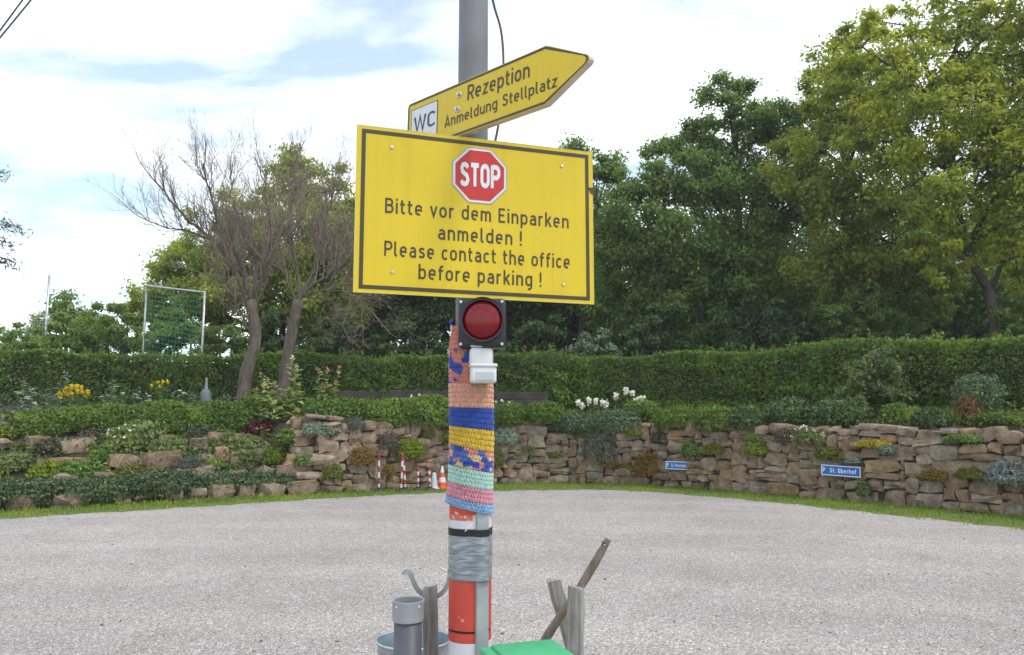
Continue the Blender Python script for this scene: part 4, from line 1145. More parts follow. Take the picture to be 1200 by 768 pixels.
def stalks(label, spots, mat, leaf, fmat=None, fsize=.05, nf=6, cat='flower', name='flowering_plant', ds=1.2, sr=.008, lw=.5, per=26, group=None, ftop=.3):
    """spots: list of (base_px, top_px, top_py) on the terrace ds behind the wall top"""
    root = None; st = MB(); Vl = []; Vf = []
    for (bx_, tx, ty) in spots:
        g_ = terrace(bx_, ds); top = at_y(tx, ty, g_[1])
        if root is None: root = empty(name, g_, label, cat, group)
        mid = (g_ + top) / 2 + rng.normal(0, .03, 3)
        C = path_pts([g_ - [0, 0, .03], mid, top], .08); st.tube(C, np.linspace(sr, sr * .5, len(C)), 5)
        m_ = per; t_ = (np.arange(m_) + rng.uniform(0, .8, m_)) / m_ * (1 - ftop * .6) + .01 ; Pk = np.stack([np.interp(t_, np.linspace(0, 1, len(C)), C[:, k]) for k in range(3)], 1)
        a = rng.uniform(0, 6.28, m_); Dk = np.stack([np.cos(a), np.sin(a), rng.uniform(-.3, .6, m_)], 1)
        Lk = leaf * rng.uniform(.6, 1.3, m_) * (1.25 - .7 * t_)
        leaf_part('leaf', leaf_arrays(Pk + Dk * Lk[:, None] * .5, Dk, unit(np.array([0, 0, 1.]) + rand_dirs(m_) * .5), Lk, Lk * lw), mat, root)
        st.build('stem', 'stem', root); st = MB()
        if fmat:
            tf = rng.uniform(1 - ftop, 1.0, nf); Pf = np.stack([np.interp(tf, np.linspace(0, 1, len(C)), C[:, k]) for k in range(3)], 1)
            for q in range(5):
                Vf.append(leaf_arrays(Pf + rng.normal(0, fsize * .35, Pf.shape), rand_dirs(nf), unit(np.array([[0, -1., .4]]) + rand_dirs(nf) * .5), fsize, fsize * .8))
    if fmat: leaf_part('blossom', np.concatenate(Vf), fmat, root)
    return root
stalks('leaning hollyhock with red buds between the bare trunks', [(318, 305, 437), (322, 313, 442), (328, 322, 450), (312, 300, 452), (325, 318, 446)], 'holly', .24, 'petal_red', .045, 3, name='hollyhock', ds=1.5, per=34, ftop=.2)
stalks('tall pale hollyhock spike right of the straighter bare trunk', [(346, 343, 418), (349, 348, 430), (343, 337, 455)], 'holly', .25, 'petal_white', .05, 2, name='hollyhock', ds=1.4, per=60, ftop=.15)
stalks('hollyhock group with red and white blooms left of the dark timber', [(375, 371, 428), (380, 384, 432), (386, 398, 430), (378, 378, 450), (390, 393, 455)], 'holly', .22, 'petal_red', .05, 3, name='hollyhock', ds=1.3, per=34, ftop=.15)
stalks('white phlox clump on the wall top', [(678, 677, 470), (684, 683, 474), (690, 690, 468), (698, 699, 468), (703, 706, 471), (710, 711, 472)], 'fresh', .10, 'petal_white', .065, 14, name='phlox', ds=.7, ftop=.22)
stalks('tall white phlox in front of the hedge', [(732, 733, 456), (738, 742, 458), (745, 746, 468), (750, 752, 466), (726, 722, 462)], 'fresh', .10, 'petal_white', .08, 13, name='phlox', ds=1.0, ftop=.18)
stalks('yellow flowering goldenrod clump at the far left bed', [(70, 70, 460), (76, 77, 454), (82, 84, 452), (88, 90, 451), (95, 96, 453), (100, 103, 456), (85, 80, 458)], 'fresh', .13, 'petal_yellow', .05, 12, name='goldenrod', ds=3.3, ftop=.28)
stalks('small yellow coneflowers in the left bed', [(178, 178, 450), (184, 185, 446), (190, 191, 447), (196, 197, 446), (188, 187, 452)], 'tree_mid', .11, 'petal_yellow', .045, 3, name='coneflower', ds=3.3, ftop=.08)
stalks('pale mullein spike at the left end of the flower bed', [(28, 27, 440), (34, 35, 450)], 'silver', .2, None, name='mullein', ds=3.4, per=40)
stalks('pale mullein spike left of the goldenrod', [(62, 60, 448), (58, 54, 458)], 'silver', .2, None, name='mullein', ds=3.4, per=38)
stalks('tall pale mullein spike behind the goldenrod', [(77, 76, 428), (72, 71, 445)], 'silver', .2, None, name='mullein', ds=3.6, per=44)
stalks('grey green mullein spike right of the goldenrod', [(132, 132, 440), (126, 123, 455), (140, 141, 456)], 'silver', .2, None, name='mullein', ds=3.4, per=42)
stalks('grey leaved plant group right of the coneflowers', [(206, 205, 455), (214, 214, 452), (222, 223, 453), (230, 232, 457), (210, 208, 460)], 'silver', .17, None, name='mullein', ds=3.2, per=30, lw=.6)
stalks('grey leaved plant left of the coneflowers', [(164, 163, 448), (158, 156, 460), (170, 171, 458)], 'silver', .17, None, name='mullein', ds=3.2, per=30, lw=.6)
stalks('dark leafy plant at the left edge of the bed', [(12, 10, 462), (20, 21, 458), (5, 2, 465)], 'grey_thyme', .16, None, name='leafy_plant', ds=3.0, per=36, lw=.5)
stalks('leafy green plant beside the curved bare trunk', [(302, 300, 452), (296, 293, 455), (308, 309, 458)], 'fresh', .13, None, name='leafy_plant', ds=2.6, per=30)
stalks('pinkish stonecrop flowers below the grey bottle', [(262, 262, 466), (268, 268, 464), (274, 275, 466), (256, 255, 468)], 'tree_mid', .09, 'heather', .06, 10, name='stonecrop', ds=2.7, ftop=.25)
stalks('white umbel flowers left of the pole in front of the timber', [(482, 482, 464), (490, 491, 462), (497, 497, 464), (504, 505, 466)], 'fresh', .10, 'petal_white', .035, 9, name='umbel_flower', ds=.9, ftop=.12, per=22)
stalks('white umbel flowers right of the pole in front of the timber', [(588, 588, 468), (596, 597, 470), (582, 581, 471)], 'fresh', .10, 'petal_white', .035, 7, name='umbel_flower', ds=.9, ftop=.12, per=22)
def tuft(label, px, ds, hpx, wpx, n_, mat='tall_grass', name='grass_tuft', group=None):
    g_ = terrace(px, ds); s = ppm(g_); 
    P_ = g_ + np.stack([rng.normal(0, wpx / s * .4, n_), rng.normal(0, .12, n_), np.zeros(n_)], 1)
    H_ = hpx / s * rng.uniform(.55, 1.1, n_)
    o = leaf_part(name, blades(P_, H_, .55, .022), mat, None, origin=g_)
    return tag(o, label, 'grass', group)
for (px, ds, h_, w_, n_, lb) in [(425, .85, 24, 24, 330, 'long grass clump on the wall top right of the hollyhocks'), (455, .8, 22, 20, 300, 'long grass clump on the wall top above the striped posts'), (510, .8, 22, 22, 300, 'long grass clump on the wall top touching the pole on its left'),
     (640, .8, 18, 22, 260, 'long grass behind the second juniper'), (760, 1.0, 24, 14, 200, 'long grass right of the tall white phlox'), (800, .75, 24, 18, 300, 'yellowish long grass behind the shrub above the left plate'), (835, .8, 26, 16, 220, 'long grass with upright blades at the wall bend'),
     (880, .8, 24, 16, 220, 'long grass behind the dark shrub beside the rounded box'), (1075, .9, 22, 20, 200, 'long grass between the pale flowering shrub and the low dark shrub'), (1110, .9, 22, 16, 180, 'long grass left of the rusty dead stems')]:
    tuft(lb, px, ds, h_, w_, n_)

# grey bottle-shaped ornament, timber edging
g_ = terrace(240, 3.1); s = ppm(g_); zb_ = g_[2]
root = empty('garden_bottle', g_, 'grey bottle shaped ornament with pale neck in the left flower bed', 'ornament')
top = at_y(241, 443, g_[1])[2] - zb_; sh = at_y(241, 458, g_[1])[2] - zb_
MB().lathe(g_, [(0, 0), (.115, 0), (.125, .03), (.125, sh - .06), (.09, sh), (.035, sh + .05), (0, sh + .05)], 18).build('body', 'grey_bottle', root, smooth=True)
MB().lathe(g_, [(.035, sh + .04), (.030, top - .03), (.036, top - .02), (.036, top), (0, top)], 12).build('neck', 'pipe_collar', root, smooth=True)
def edging(label, px0, px1, ds):
    a, b_ = terrace(px0, ds), terrace(px1, ds)
    root = empty('timber_edging', (a + b_) / 2, label, 'edging')
    d = b_ - a; ln = math.hypot(d[0], d[1]); yaw = math.atan2(d[1], d[0]); R_ = Matrix.Rotation(yaw, 3, 'Z'); c_ = (a + b_) / 2
    z0 = min(a[2], b_[2]); ztop = at_y((px0 + px1) / 2, 458.5, c_[1])[2]; nb_ = 3; hh = (ztop - z0) / nb_
    for k in range(nb_):
        mb = MB(); mb.rbox((c_[0], c_[1], z0 + hh * (k + .5)), (ln, .05, hh * .94), .008, R_, 1); mb.build('plank', 'dark_timber', root)
    for e in np.linspace(.02, .98, max(2, int(ln / 1.4))):
        p_ = a + d * e; MB().rbox((p_[0] - math.sin(yaw) * -.055, p_[1] + .055, (z0 + ztop) / 2), (.08, .06, ztop - z0 + .04), .006, R_, 1).build('post', 'dark_timber', root)
edging('dark timber edging board between the hollyhocks and the gap in the bed', 388, 443, 1.9)
edging('long dark timber edging board behind the pole', 455, 642, 1.7)
# ------------------------------------------------------------------ pole with its sleeve
PY = 3.97
p0 = at_y(552, 492, PY); PX = float(p0[0])
def zy(py, Y=PY): return float(at_y(552, py, Y)[2])
pole = empty('utility_pole', (PX, PY, 0), 'round grey utility pole wrapped in red and white guard bands, carrying the yellow boards', 'pole')
MB().lathe((PX, PY, 0), [(.086, -.1), (.085, .5), (.081, 2), (.0765, 3.8), (.068, 7.8), (.0, 7.82)], 28).build('shaft', 'pole_grey', pole, smooth=True)
RS = .1035
CA = -math.pi / 2 + math.radians(35)            # direction of the cable channel as seen from above
cux, cuy = math.cos(CA), math.sin(CA)
def hull_r(q):
    d = (q - CA + math.pi) % (2 * math.pi) - math.pi
    return 1 + .26 * math.exp(-(d / .36) ** 4)
def band(name, ytop, ybot, mat, r=RS, rf=None, n=40, rows=2, wav=0.0):
    z0, z1 = zy(ybot), zy(ytop); mb = MB()
    pr = [(r - .004, z0)] + [(r + wav * math.sin(k * 2.2), z0 + (z1 - z0) * k / rows) for k in range(rows + 1)] + [(r - .004, z1)]
    mb.lathe((PX, PY, 0), pr, n, (lambda q, z: hull_r(q)) if rf else None)
    return mb.build(name, mat, pole, smooth=True, sharp=50)
band('guard_band', 545, 601, 'guard_red'); band('guard_band', 601.2, 607.5, 'guard_peel', RS + .0005); band('guard_band', 607.7, 617, 'guard_white', RS + .001)
band('guard_band', 617.3, 675.5, 'guard_white', RS - .001)
band('guard_band', 676, 734, 'guard_red'); band('guard_groove', 734.3, 736.7, 'black_tape', RS - .004); band('guard_band', 737, 747.5, 'guard_red')
band('guard_band', 748, 800, 'guard_white', RS + .001); band('guard_band', 800.5, 865, 'guard_red')
band('black_strap', 617.5, 625.5, 'black_tape', RS + .0045, True, 64)
z0, z1 = zy(677), zy(624); mb = MB(); prof = []
nz = 26
for k in range(nz + 1): prof.append((RS + .003, z0 + (z1 - z0) * k / nz))
wr = np.random.default_rng(5); ph = wr.uniform(0, 6.28, 8)
def tape_r(q, z): return hull_r(q) * (1 + .010 * math.sin(q * 5 + z * 70 + ph[0]) * math.sin(z * 44 + q * 2) + .008 * math.sin(z * 120 - q * 9 + ph[1])) 
mb.lathe((PX, PY, 0), [(RS - .004, z0)] + prof + [(RS - .004, z1)], 72, tape_r); mb.build('duct_tape', 'duct_tape', pole, smooth=True)
# galvanised cable channel
R_ = Matrix.Rotation(CA + math.pi / 2 - .1, 3, 'Z'); zt = zy(590)
mb = MB(); mb.rbox((PX + cux * (RS + .001), PY + cuy * (RS + .001), zt / 2), (.064, .026, zt), .004, R_, 1); mb.build('cable_channel', 'duct_grey', pole)
mb = MB(); a = at_y(545, 623, PY - RS - .012); e = at_y(553.5, 613, PY - RS - .014); mb.tube([a, (a + e) / 2 + [0, -.004, 0], e], [.003, .003, .002], 5); mb.build('cable_tie', 'white_plastic', pole)

# cable hanging beside the pole, overhead wire
mb = MB(); C = path_pts([at_y(566, -75, PY - .02), at_y(577, -2, PY + .02), at_y(587, 35, PY + .05), at_y(590, 72, PY + .06), at_y(588, 110, PY + .06), at_y(582, 158, PY + .05), at_y(566, 215, PY + .04)], .04)
mb.tube(C, .0065, 8); o = mb.build('hanging_cable', 'cable', None, origin=C[-1], smooth=True); tag(o, 'thin grey cable bowing out beside the pole behind the arrow sign', 'cable')
e = at_y(-220, 330, 13.0); s0 = np.array([PX, PY, 7.6]); mid_d = ray(14, 17)
# choose the span so that it passes through the ray at (14,17)
tY = 7.2; m0 = at_y(14, 17, tY)
k_ = (tY - s0[1]) / 1.0; dv = (m0 - s0) / np.linalg.norm(m0 - s0); far = s0 + dv * 26
for j, off_ in enumerate((0, .035)):
    P_ = [s0 + (far - s0) * t + np.array([0, off_ * 1.0 + .02 * j * math.sin(t * 40), .05 * j * math.sin(t * 23) - 0.0]) for t in np.linspace(0, 1, 60)]
    if j == 0: mb = MB()
    mb.tube(P_, .009, 6)
o = mb.build('overhead_wire', 'cable', None, origin=s0, smooth=True); tag(o, 'twin overhead wire crossing the top left corner of the sky', 'cable')

# ------------------------------------------------------------------ lettering
def _arc(cx, cy, rx, ry, a0, a1, n=6): return [(cx + rx * math.cos(math.radians(a0 + (a1 - a0) * k / n)), cy + ry * math.sin(math.radians(a0 + (a1 - a0) * k / n))) for k in range(n + 1)]
def _stad(x0, x1, y0, y1, r):
    return _arc(x1 - r, y1 - r, r, r, 0, 90) + _arc(x0 + r, y1 - r, r, r, 90, 180) + _arc(x0 + r, y0 + r, r, r, 180, 270) + _arc(x1 - r, y0 + r, r, r, 270, 360) + [(x1, y1 - r)]
_B = _stad(.07, .49, .07, .65, .2)
def _arch(x0, x1): return _arc((x0 + x1) / 2, .65 - .2, (x1 - x0) / 2, .2, 180, 0, 10) + [(x1, 0)]
_BP = [(.07, .93), (.34, .93)] + _arc(.34, .695, .22, .235, 90, -90, 10) + [(.07, .46)]
GLYPH = {
 'o': ([_B], .56), 'd': ([_B, [(.49, 0), (.49, 1)]], .56), 'b': ([_B, [(.07, 0), (.07, 1)]], .56), 'p': ([_B, [(.07, -.26), (.07, .72)]], .56),
 'g': ([_B, [(.49, .72), (.49, -.03)] + _arc(.30, -.03, .19, .18, 0, -120, 7)], .56), 'q': ([_B, [(.49, -.26), (.49, .72)]], .56),
 'e': ([[(.07, .36), (.49, .36), (.49, .45)] + _arc(.28, .44, .21, .21, 0, 180, 12) + _arc(.28, .28, .21, .21, 180, 300, 8)], .56),
 'c': ([_arc(.27, .44, .20, .21, 40, 180, 10) + _arc(.27, .28, .20, .21, 180, 320, 10)], .49),
 'a': ([_arc(.27, .46, .20, .19, 145, 0, 10) + [(.47, 0)], [(.47, .40), (.25, .40)] + _arc(.25, .235, .175, .165, 90, 270, 10) + [(.36, .08), (.47, .16)]], .54),
 'n': ([[(.07, 0), (.07, .72)], _arch(.07, .48)], .55), 'h': ([[(.07, 0), (.07, 1)], _arch(.07, .48)], .55), 'm': ([[(.07, 0), (.07, .72)], _arch(.07, .41), _arch(.41, .75)], .82),
 'r': ([[(.07, 0), (.07, .72)], _arc(.27, .45, .20, .20, 180, 70, 8)], .37), 'u': ([[(.07, .72), (.07, .27)] + _arc(.275, .27, .205, .2, 180, 360, 10), [(.48, 0), (.48, .72)]], .55),
 'i': ([[(.07, 0), (.07, .72)], [(.07, .86), (.07, 1.0)]], .14), 'l': ([[(.07, 1), (.07, .2)] + _arc(.20, .2, .13, .13, 180, 270, 5) + [(.24, .07)]], .25),
 't': ([[(.13, .93), (.13, .22)] + _arc(.28, .22, .15, .15, 180, 270, 5) + [(.35, .07)], [(-.01, .65), (.35, .65)]], .36),
 'f': ([[(.13, 0), (.13, .78)] + _arc(.28, .78, .15, .15, 180, 90, 5) + [(.36, .93)], [(-.01, .65), (.34, .65)]], .36),
 'k': ([[(.07, 0), (.07, 1)], [(.46, .72), (.10, .30)], [(.21, .42), (.48, 0)]], .50), 'v': ([[(.03, .72), (.25, .04), (.47, .72)]], .50),
 'z': ([[(.05, .65), (.42, .65), (.06, .07), (.45, .07)]], .48),
 's': ([[(.43, .56), (.37, .62), (.26, .65), (.15, .62), (.09, .52), (.14, .42), (.26, .375), (.38, .33), (.44, .21), (.38, .11), (.26, .07), (.14, .09), (.06, .15)]], .50),
 '!': ([[(.07, 1), (.07, .3)], [(.07, 0), (.07, .14)]], .14), '.': ([[(.07, 0), (.07, .14)]], .14),
 'B': ([[(.07, 0), (.07, 1)], [(.07, .93), (.33, .93)] + _arc(.33, .73, .19, .20, 90, -90, 10) + [(.07, .53)], [(.33, .53)] + _arc(.33, .30, .23, .23, 90, -90, 10) + [(.07, .07)]], .60),
 'E': ([[(.52, .93), (.07, .93), (.07, .07), (.52, .07)], [(.07, .51), (.45, .51)]], .54), 'P': ([[(.07, 0), (.07, 1)], _BP], .58),
 'R': ([[(.07, 0), (.07, 1)], _BP, [(.31, .46), (.56, 0)]], .60), 'A': ([[(.03, 0), (.32, .98), (.61, 0)], [(.12, .25), (.52, .25)]], .64),
 'S': ([[(.52, .79), (.44, .89), (.31, .93), (.16, .89), (.09, .75), (.14, .60), (.30, .52), (.46, .44), (.53, .27), (.46, .12), (.31, .07), (.14, .10), (.05, .21)]], .60),
 'T': ([[(.0, .93), (.56, .93)], [(.28, .93), (.28, 0)]], .56), 'O': ([_stad(.07, .53, .07, .93, .22)], .60),
 'W': ([[(.03, 1), (.22, .03), (.42, .95), (.62, .03), (.81, 1)]], .84), 'C': ([_arc(.30, .70, .23, .23, 25, 180, 10) + _arc(.30, .30, .23, .23, 180, 335, 10)], .56),
}
def ribbon_stroke(pts, hw):
    P = [pts[0]]
    for q in pts[1:]:
        if math.hypot(q[0] - P[-1][0], q[1] - P[-1][1]) > 1e-4: P.append(q)
    P = np.array(P, float); n = len(P); closed = np.linalg.norm(P[0] - P[-1]) < 1e-3
    T = np.diff(P, axis=0); T /= np.linalg.norm(T, axis=1, keepdims=True); out = []
    for i in range(n):
        a = T[i - 1] if i > 0 else (T[-1] if closed else T[0]); b = T[i] if i < n - 1 else (T[0] if closed else T[-1])
        na, nb = np.array([-a[1], a[0]]), np.array([-b[1], b[0]]); m = na + nb; m /= np.linalg.norm(m) + 1e-9
        m *= hw / max(.35, np.dot(m, na)); out += [P[i] + m, P[i] - m]
    return out, [(2 * i, 2 * i + 1, 2 * i + 3, 2 * i + 2) for i in range(n - 1)]
def text_words(body, width, cap, hw=.07, track=.16, space=.42):
    """one mesh per word; strokes laid out along x, baseline z = 0, centred"""
    x = 0; words = []; cur = []
    for ch in body:
        if ch == ' ':
            if cur: words.append(cur); cur = []
            x += space; continue
        g, w = GLYPH[ch]; cur.append((x, g)); x += w + track
    if cur: words.append(cur)
    tot = x - track; sx = width / tot; res = []
    for wd in words:
        V = []; Fc = []; k = 0
        for (x0, g) in wd:
            for stv in g:
                v, f = ribbon_stroke(stv, hw); o = len(V); k += 1
                V += [((x0 + p[0] - tot / 2) * sx, -.00007 * (k % 5), p[1] * cap) for p in v]; Fc += [tuple(i + o for i in q) for q in f]
        me = bpy.data.meshes.new('word'); me.from_pydata(V, [], Fc); me.update(); res.append(me)
    return res
def letters(parent, body, cx, zbase, width, cap, mat, y, hw=.07, track=.16, rot=0.0, name='lettering'):
    for me in text_words(body, width, cap, hw, track):
        if rot: me.transform(Matrix.Rotation(-rot, 4, 'Y'))
        me.transform(Matrix.Translation((cx, y, zbase)))
        finish(name, me, mat, parent, local=True)
def plane_local(root_loc, Rm, px, py):
    d = ray(px, py); o = np.array([0, 0, EYE]); nrm = Rm @ np.array([0, 1., 0]); t = np.dot(root_loc - o, nrm) / np.dot(d, nrm)
    return Rm.T @ (o + d * t - root_loc)
def rot_np(e): return np.array(Euler(e).to_matrix())
def disc(mb, c, r, y0, y1, n=12, dome=0.0):
    V = [(c[0] + r * math.cos(2 * math.pi * k / n), y1, c[1] + r * math.sin(2 * math.pi * k / n)) for k in range(n)]
    V += [(c[0] + r * .8 * math.cos(2 * math.pi * k / n), y0, c[1] + r * .8 * math.sin(2 * math.pi * k / n)) for k in range(n)]
    return mb.add(V, [(k, (k + 1) % n, (k + 1) % n + n, k + n) for k in range(n)] + [tuple(range(n, 2 * n))])
def rect(w, h, r=0.0, seg=4):
    if r <= 0: return [(-w / 2, -h / 2), (w / 2, -h / 2), (w / 2, h / 2), (-w / 2, h / 2)]
    P_ = []
    for (cx_, cz_, a0) in ((w / 2 - r, -h / 2 + r, -90), (w / 2 - r, h / 2 - r, 0), (-w / 2 + r, h / 2 - r, 90), (-w / 2 + r, -h / 2 + r, 180)):
        for k in range(seg + 1):
            a = math.radians(a0 + 90 * k / seg); P_.append((cx_ + r * math.cos(a), cz_ + r * math.sin(a)))
    return P_
# ------------------------------------------------------------------ yellow notice board
BW, BH = 1.217, .80
Bloc = np.array([-.158, 3.838, 2.608]); Bro = (0, .0, .331); BR = rot_np(Bro)
board = empty('notice_board', Bloc, 'large yellow notice board with red stop octagon and bilingual parking text', 'sign', None, Bro)
MB().prism(rect(BW, BH), -.004, .004).build('panel', 'sign_yellow', board, True)
MB().frame(rect(BW + .004, BH + .004), rect(BW - .002, BH - .002), -.0046, .0046).build('edge', 'sign_edge', board, True)
bo, bi = .022, .041
poly_o = rect(BW - 2 * bo, BH - 2 * bo + .012); poly_i = rect(BW - 2 * bi, BH - 2 * bi + .012)
MB().frame(poly_o, poly_i, -.0054, -.0042).build('border_line', 'sign_brown', board, True)
# bent chip in the right edge
q = plane_local(Bloc, BR, 692.5, 223)
mb = MB(); mb.prism([(q[0] - .020, q[2] + .012), (q[0] - .006, q[2] - .016), (q[0] + .016, q[2] - .03), (q[0] + .017, q[2] + .012)], -.0066, -.0056); mb.build('chip', 'sign_brown', board, True)
def bl(px, py): q_ = plane_local(Bloc, BR, px, py); return q_[0], q_[2]
ox, oz = bl(562, 206.5); ro = .133
def octo(r): return [(ox + r * math.cos(math.radians(22.5 + 45 * k)), oz + r * math.sin(math.radians(22.5 + 45 * k))) for k in range(8)]
oc = MB().prism(octo(ro * 1.04 / math.cos(math.radians(22.5))), -.0060, -.0045).build('stop_octagon', 'sign_white', board, True)
MB().frame(octo((ro * 1.04 + .003) / math.cos(math.radians(22.5))), octo((ro * 1.04 - .002) / math.cos(math.radians(22.5))), -.0063, -.0045).build('outline', 'pipe_collar', oc, True)
MB().prism(octo(ro * .945 / math.cos(math.radians(22.5))), -.0072, -.0061).build('red_field', 'sign_red', oc, True)
letters(oc, 'STOP', ox, oz - .058, .200, .116, 'sign_white', -.0080, .105, .15)
for (txt, pa, pb, cap) in [('Bitte vor dem Einparken', (451, 249.5), (666, 268.5), .0735), ('anmelden !', (513, 281), (611, 288.5), .0735), ('Please contact the office', (450, 299.5), (667.5, 316), .0735), ('before parking !', (490, 326.5), (634, 337.5), .0735)]:
    a, b_ = bl(*pa), bl(*pb)
    letters(board, txt, (a[0] + b_[0]) / 2, (a[1] + b_[1]) / 2, b_[0] - a[0], cap, 'sign_brown', -.0052, .072, .19, math.atan2(b_[1] - a[1], b_[0] - a[0]) * .35)
for (px, py) in [(459, 173), (658, 195), (459.5, 319), (660, 333.5)]:
    q_ = bl(px, py); mb = MB(); disc(mb, q_, .0085, -.010, -.004); mb.build('screw', 'steel', board, True)
for dz in (-.22, .22):
    mb = MB(); mb.box((-.02, .022, dz), (.62, .028, .035)); mb.build('rail', 'galvanised', board, True)
# ------------------------------------------------------------------ arrow sign
k_ = 1.09; Aloc = np.array([-.567, 4.183, 3.189]); Aro = (0, .0245, -.8027); AR = rot_np(Aro)
ah, aw, at_ = .278, 1.059, 1.296
arrow = empty('arrow_sign', Aloc, 'yellow arrow shaped direction sign above the board, with a white WC panel', 'sign', None, Aro)
def arrow_poly(m, tipw=.018):
    h = ah / 2 - m; hs = (ah / 2) / (at_ - aw)
    t = at_ - m * 1.1; s_ = aw - m * .3; r = max(.004, .022 - m)
    return [(m, -h + r), (m + r * .3, -h + r * .3), (m + r, -h), (s_ - .02, -h), (s_ + .015, -h + .016), (t - .010, -tipw), (t, -tipw * .3), (t, tipw * .3), (t - .010, tipw), (s_ + .015, h - .016), (s_ - .02, h), (m + r, h), (m + r * .3, h - r * .3), (m, h - r)]
MB().prism(arrow_poly(0), -.002, .030).build('panel_body', 'sign_back', arrow, True)
MB().prism(arrow_poly(.001), -.0042, -.0021).build('face', 'sign_yellow', arrow, True)
MB().frame(arrow_poly(.0045), arrow_poly(.0165), -.0052, -.0043).build('border_line', 'sign_brown', arrow, True)
def al(px, py): q_ = plane_local(Aloc, AR, px, py); return q_[0], q_[2]
a, b_, c_ = al(484, 131), al(513.5, 118.5), al(513.5, 160)
wx0, wx1 = a[0], b_[0]; wz1 = (a[1] + b_[1]) / 2; wz0 = -ah / 2 + .02
MB().frame([(wx0 - .004, wz0 - .004), (wx1 + .004, wz0 - .004), (wx1 + .004, wz1 + .004), (wx0 - .004, wz1 + .004)], [(wx0, wz0), (wx1, wz0), (wx1, wz1), (wx0, wz1)], -.0066, -.0044).build('panel_line', 'sign_brown', arrow, True)
wc = MB().prism([(wx0, wz0), (wx1, wz0), (wx1, wz1), (wx0, wz1)], -.0064, -.0044).build('toilet_panel', 'sign_white', arrow, True)
a, b_ = al(486.5, 155.5), al(511, 148)
letters(wc, 'WC', (a[0] + b_[0]) / 2, (a[1] + b_[1]) / 2, b_[0] - a[0], .083, 'sign_navy', -.0072, .07, .12)
for (txt, pa, pb, cap) in [('Rezeption', (548.5, 118.5), (621.5, 91), .078), ('Anmeldung Stellplatz', (522, 150.5), (653.5, 102), .058)]:
    a, b_ = al(*pa), al(*pb)
    letters(arrow, txt, (a[0] + b_[0]) / 2, (a[1] + b_[1]) / 2, b_[0] - a[0], cap, 'sign_brown', -.0056, .072, .15, math.atan2(b_[1] - a[1], b_[0] - a[0]))
for (px, py) in [(539, 111.5), (537, 128.5)]:
    q_ = al(px, py); mb = MB(); disc(mb, q_, .019, -.009, -.004, 14); disc(mb, q_, .011, -.020, -.008, 6); mb.build('bolt', 'steel', arrow, True)
    mb = MB(); mb.box((q_[0], .045, q_[1]), (.10, .028, .03)); mb.build('clamp', 'galvanised', arrow, True)

# ------------------------------------------------------------------ traffic light and sensor
lc = at_y(564.5, 379, 3.80); tl = empty('traffic_light', (lc[0], 3.80, lc[2]), 'single red signal lamp in a black square housing below the yellow board', 'traffic light', None, (0, 0, -.04))
mb = MB(); mb.rbox((0, .035, 0), (.230, .10, .240), .020, None, 3); mb.build('housing', 'black_plastic', tl, True, smooth=True, sharp=40)
lx, lz = .006, .012
ring = MB(); pr = [(.108, .0), (.107, -.020), (.104, -.025), (.096, -.025), (.094, -.015), (.093, .0)]; Vr = []; Fr = []; n_ = 48
for (r, yy) in pr:
    for k in range(n_): a = 2 * math.pi * k / n_; Vr.append((lx + r * math.cos(a), yy - .0145, lz + r * math.sin(a)))
for i in range(len(pr) - 1):
    for k in range(n_): Fr.append((i * n_ + k, i * n_ + (k + 1) % n_, (i + 1) * n_ + (k + 1) % n_, (i + 1) * n_ + k))
ring.add(Vr, Fr).build('bezel', 'black_plastic', tl, True, smooth=True, sharp=40)
le = MB(); Vr = []; Fr = []; rings = 10
for i in range(rings + 1):
    f = i / rings
    for k in range(n_): a = 2 * math.pi * k / n_; Vr.append((lx + .0935 * f * math.cos(a), -.018 - .030 * math.sqrt(max(0, 1 - f * f * .98)), lz + .0935 * f * math.sin(a)))
for i in range(rings):
    for k in range(n_): Fr.append((i * n_ + k, i * n_ + (k + 1) % n_, (i + 1) * n_ + (k + 1) % n_, (i + 1) * n_ + k))
le.add(Vr, Fr); me_l = le.build('lens', 'lens_red', tl, True, smooth=True)
# short visor over the upper half
vi = MB(); Vr = []; Fr = []; m_ = 28
for r, yy in ((.108, -.02), (.109, -.052), (.106, -.052), (.104, -.02)):
    for k in range(m_ + 1):
        a = math.pi * (k / m_) ; dep = 1 - .55 * abs(math.cos(a)); Vr.append((lx + r * math.cos(a), -.02 + (yy + .02) * dep, lz + r * math.sin(a)))
for i in range(3):
    for k in range(m_): Fr.append((i * (m_ + 1) + k, i * (m_ + 1) + k + 1, (i + 1) * (m_ + 1) + k + 1, (i + 1) * (m_ + 1) + k))
vi.add(Vr, Fr).build('visor', 'black_plastic', tl, True, smooth=True, sharp=40)
for sx in (-1, 1):
    for sz in (-1, 1):
        mb = MB(); disc(mb, (sx * .099, sz * .102), .0085, -.024, -.014); mb.build('screw', 'steel', tl, True)
mb = MB(); mb.box((-.012, .10, 0), (.05, .05, .16)); mb.build('bracket', 'galvanised', tl, True)
sn_c = at_y(565, 430, 3.80); sn = empty('motion_sensor', (sn_c[0], 3.80, sn_c[2]), 'white plastic motion sensor box under the traffic light', 'sensor', None, (0, 0, .12))
mb = MB(); mb.rbox((-.003, .03, .048), (.112, .085, .088), .018, None, 3); mb.build('upper_housing', 'white_plastic', sn, True, smooth=True, sharp=40)
mb = MB(); mb.rbox((.006, .022, -.038), (.122, .105, .080), .012, None, 3); mb.build('lower_housing', 'white_plastic', sn, True, smooth=True, sharp=40)
mb = MB(); mb.rbox((.006, .018, .006), (.130, .110, .016), .006, None, 2); mb.build('rim', 'white_plastic', sn, True, smooth=True, sharp=40)
mb = MB(); mb.rbox((.010, -.031, -.046), (.086, .006, .042), .0025, None, 1); mb.build('window', 'window_grey', sn, True)
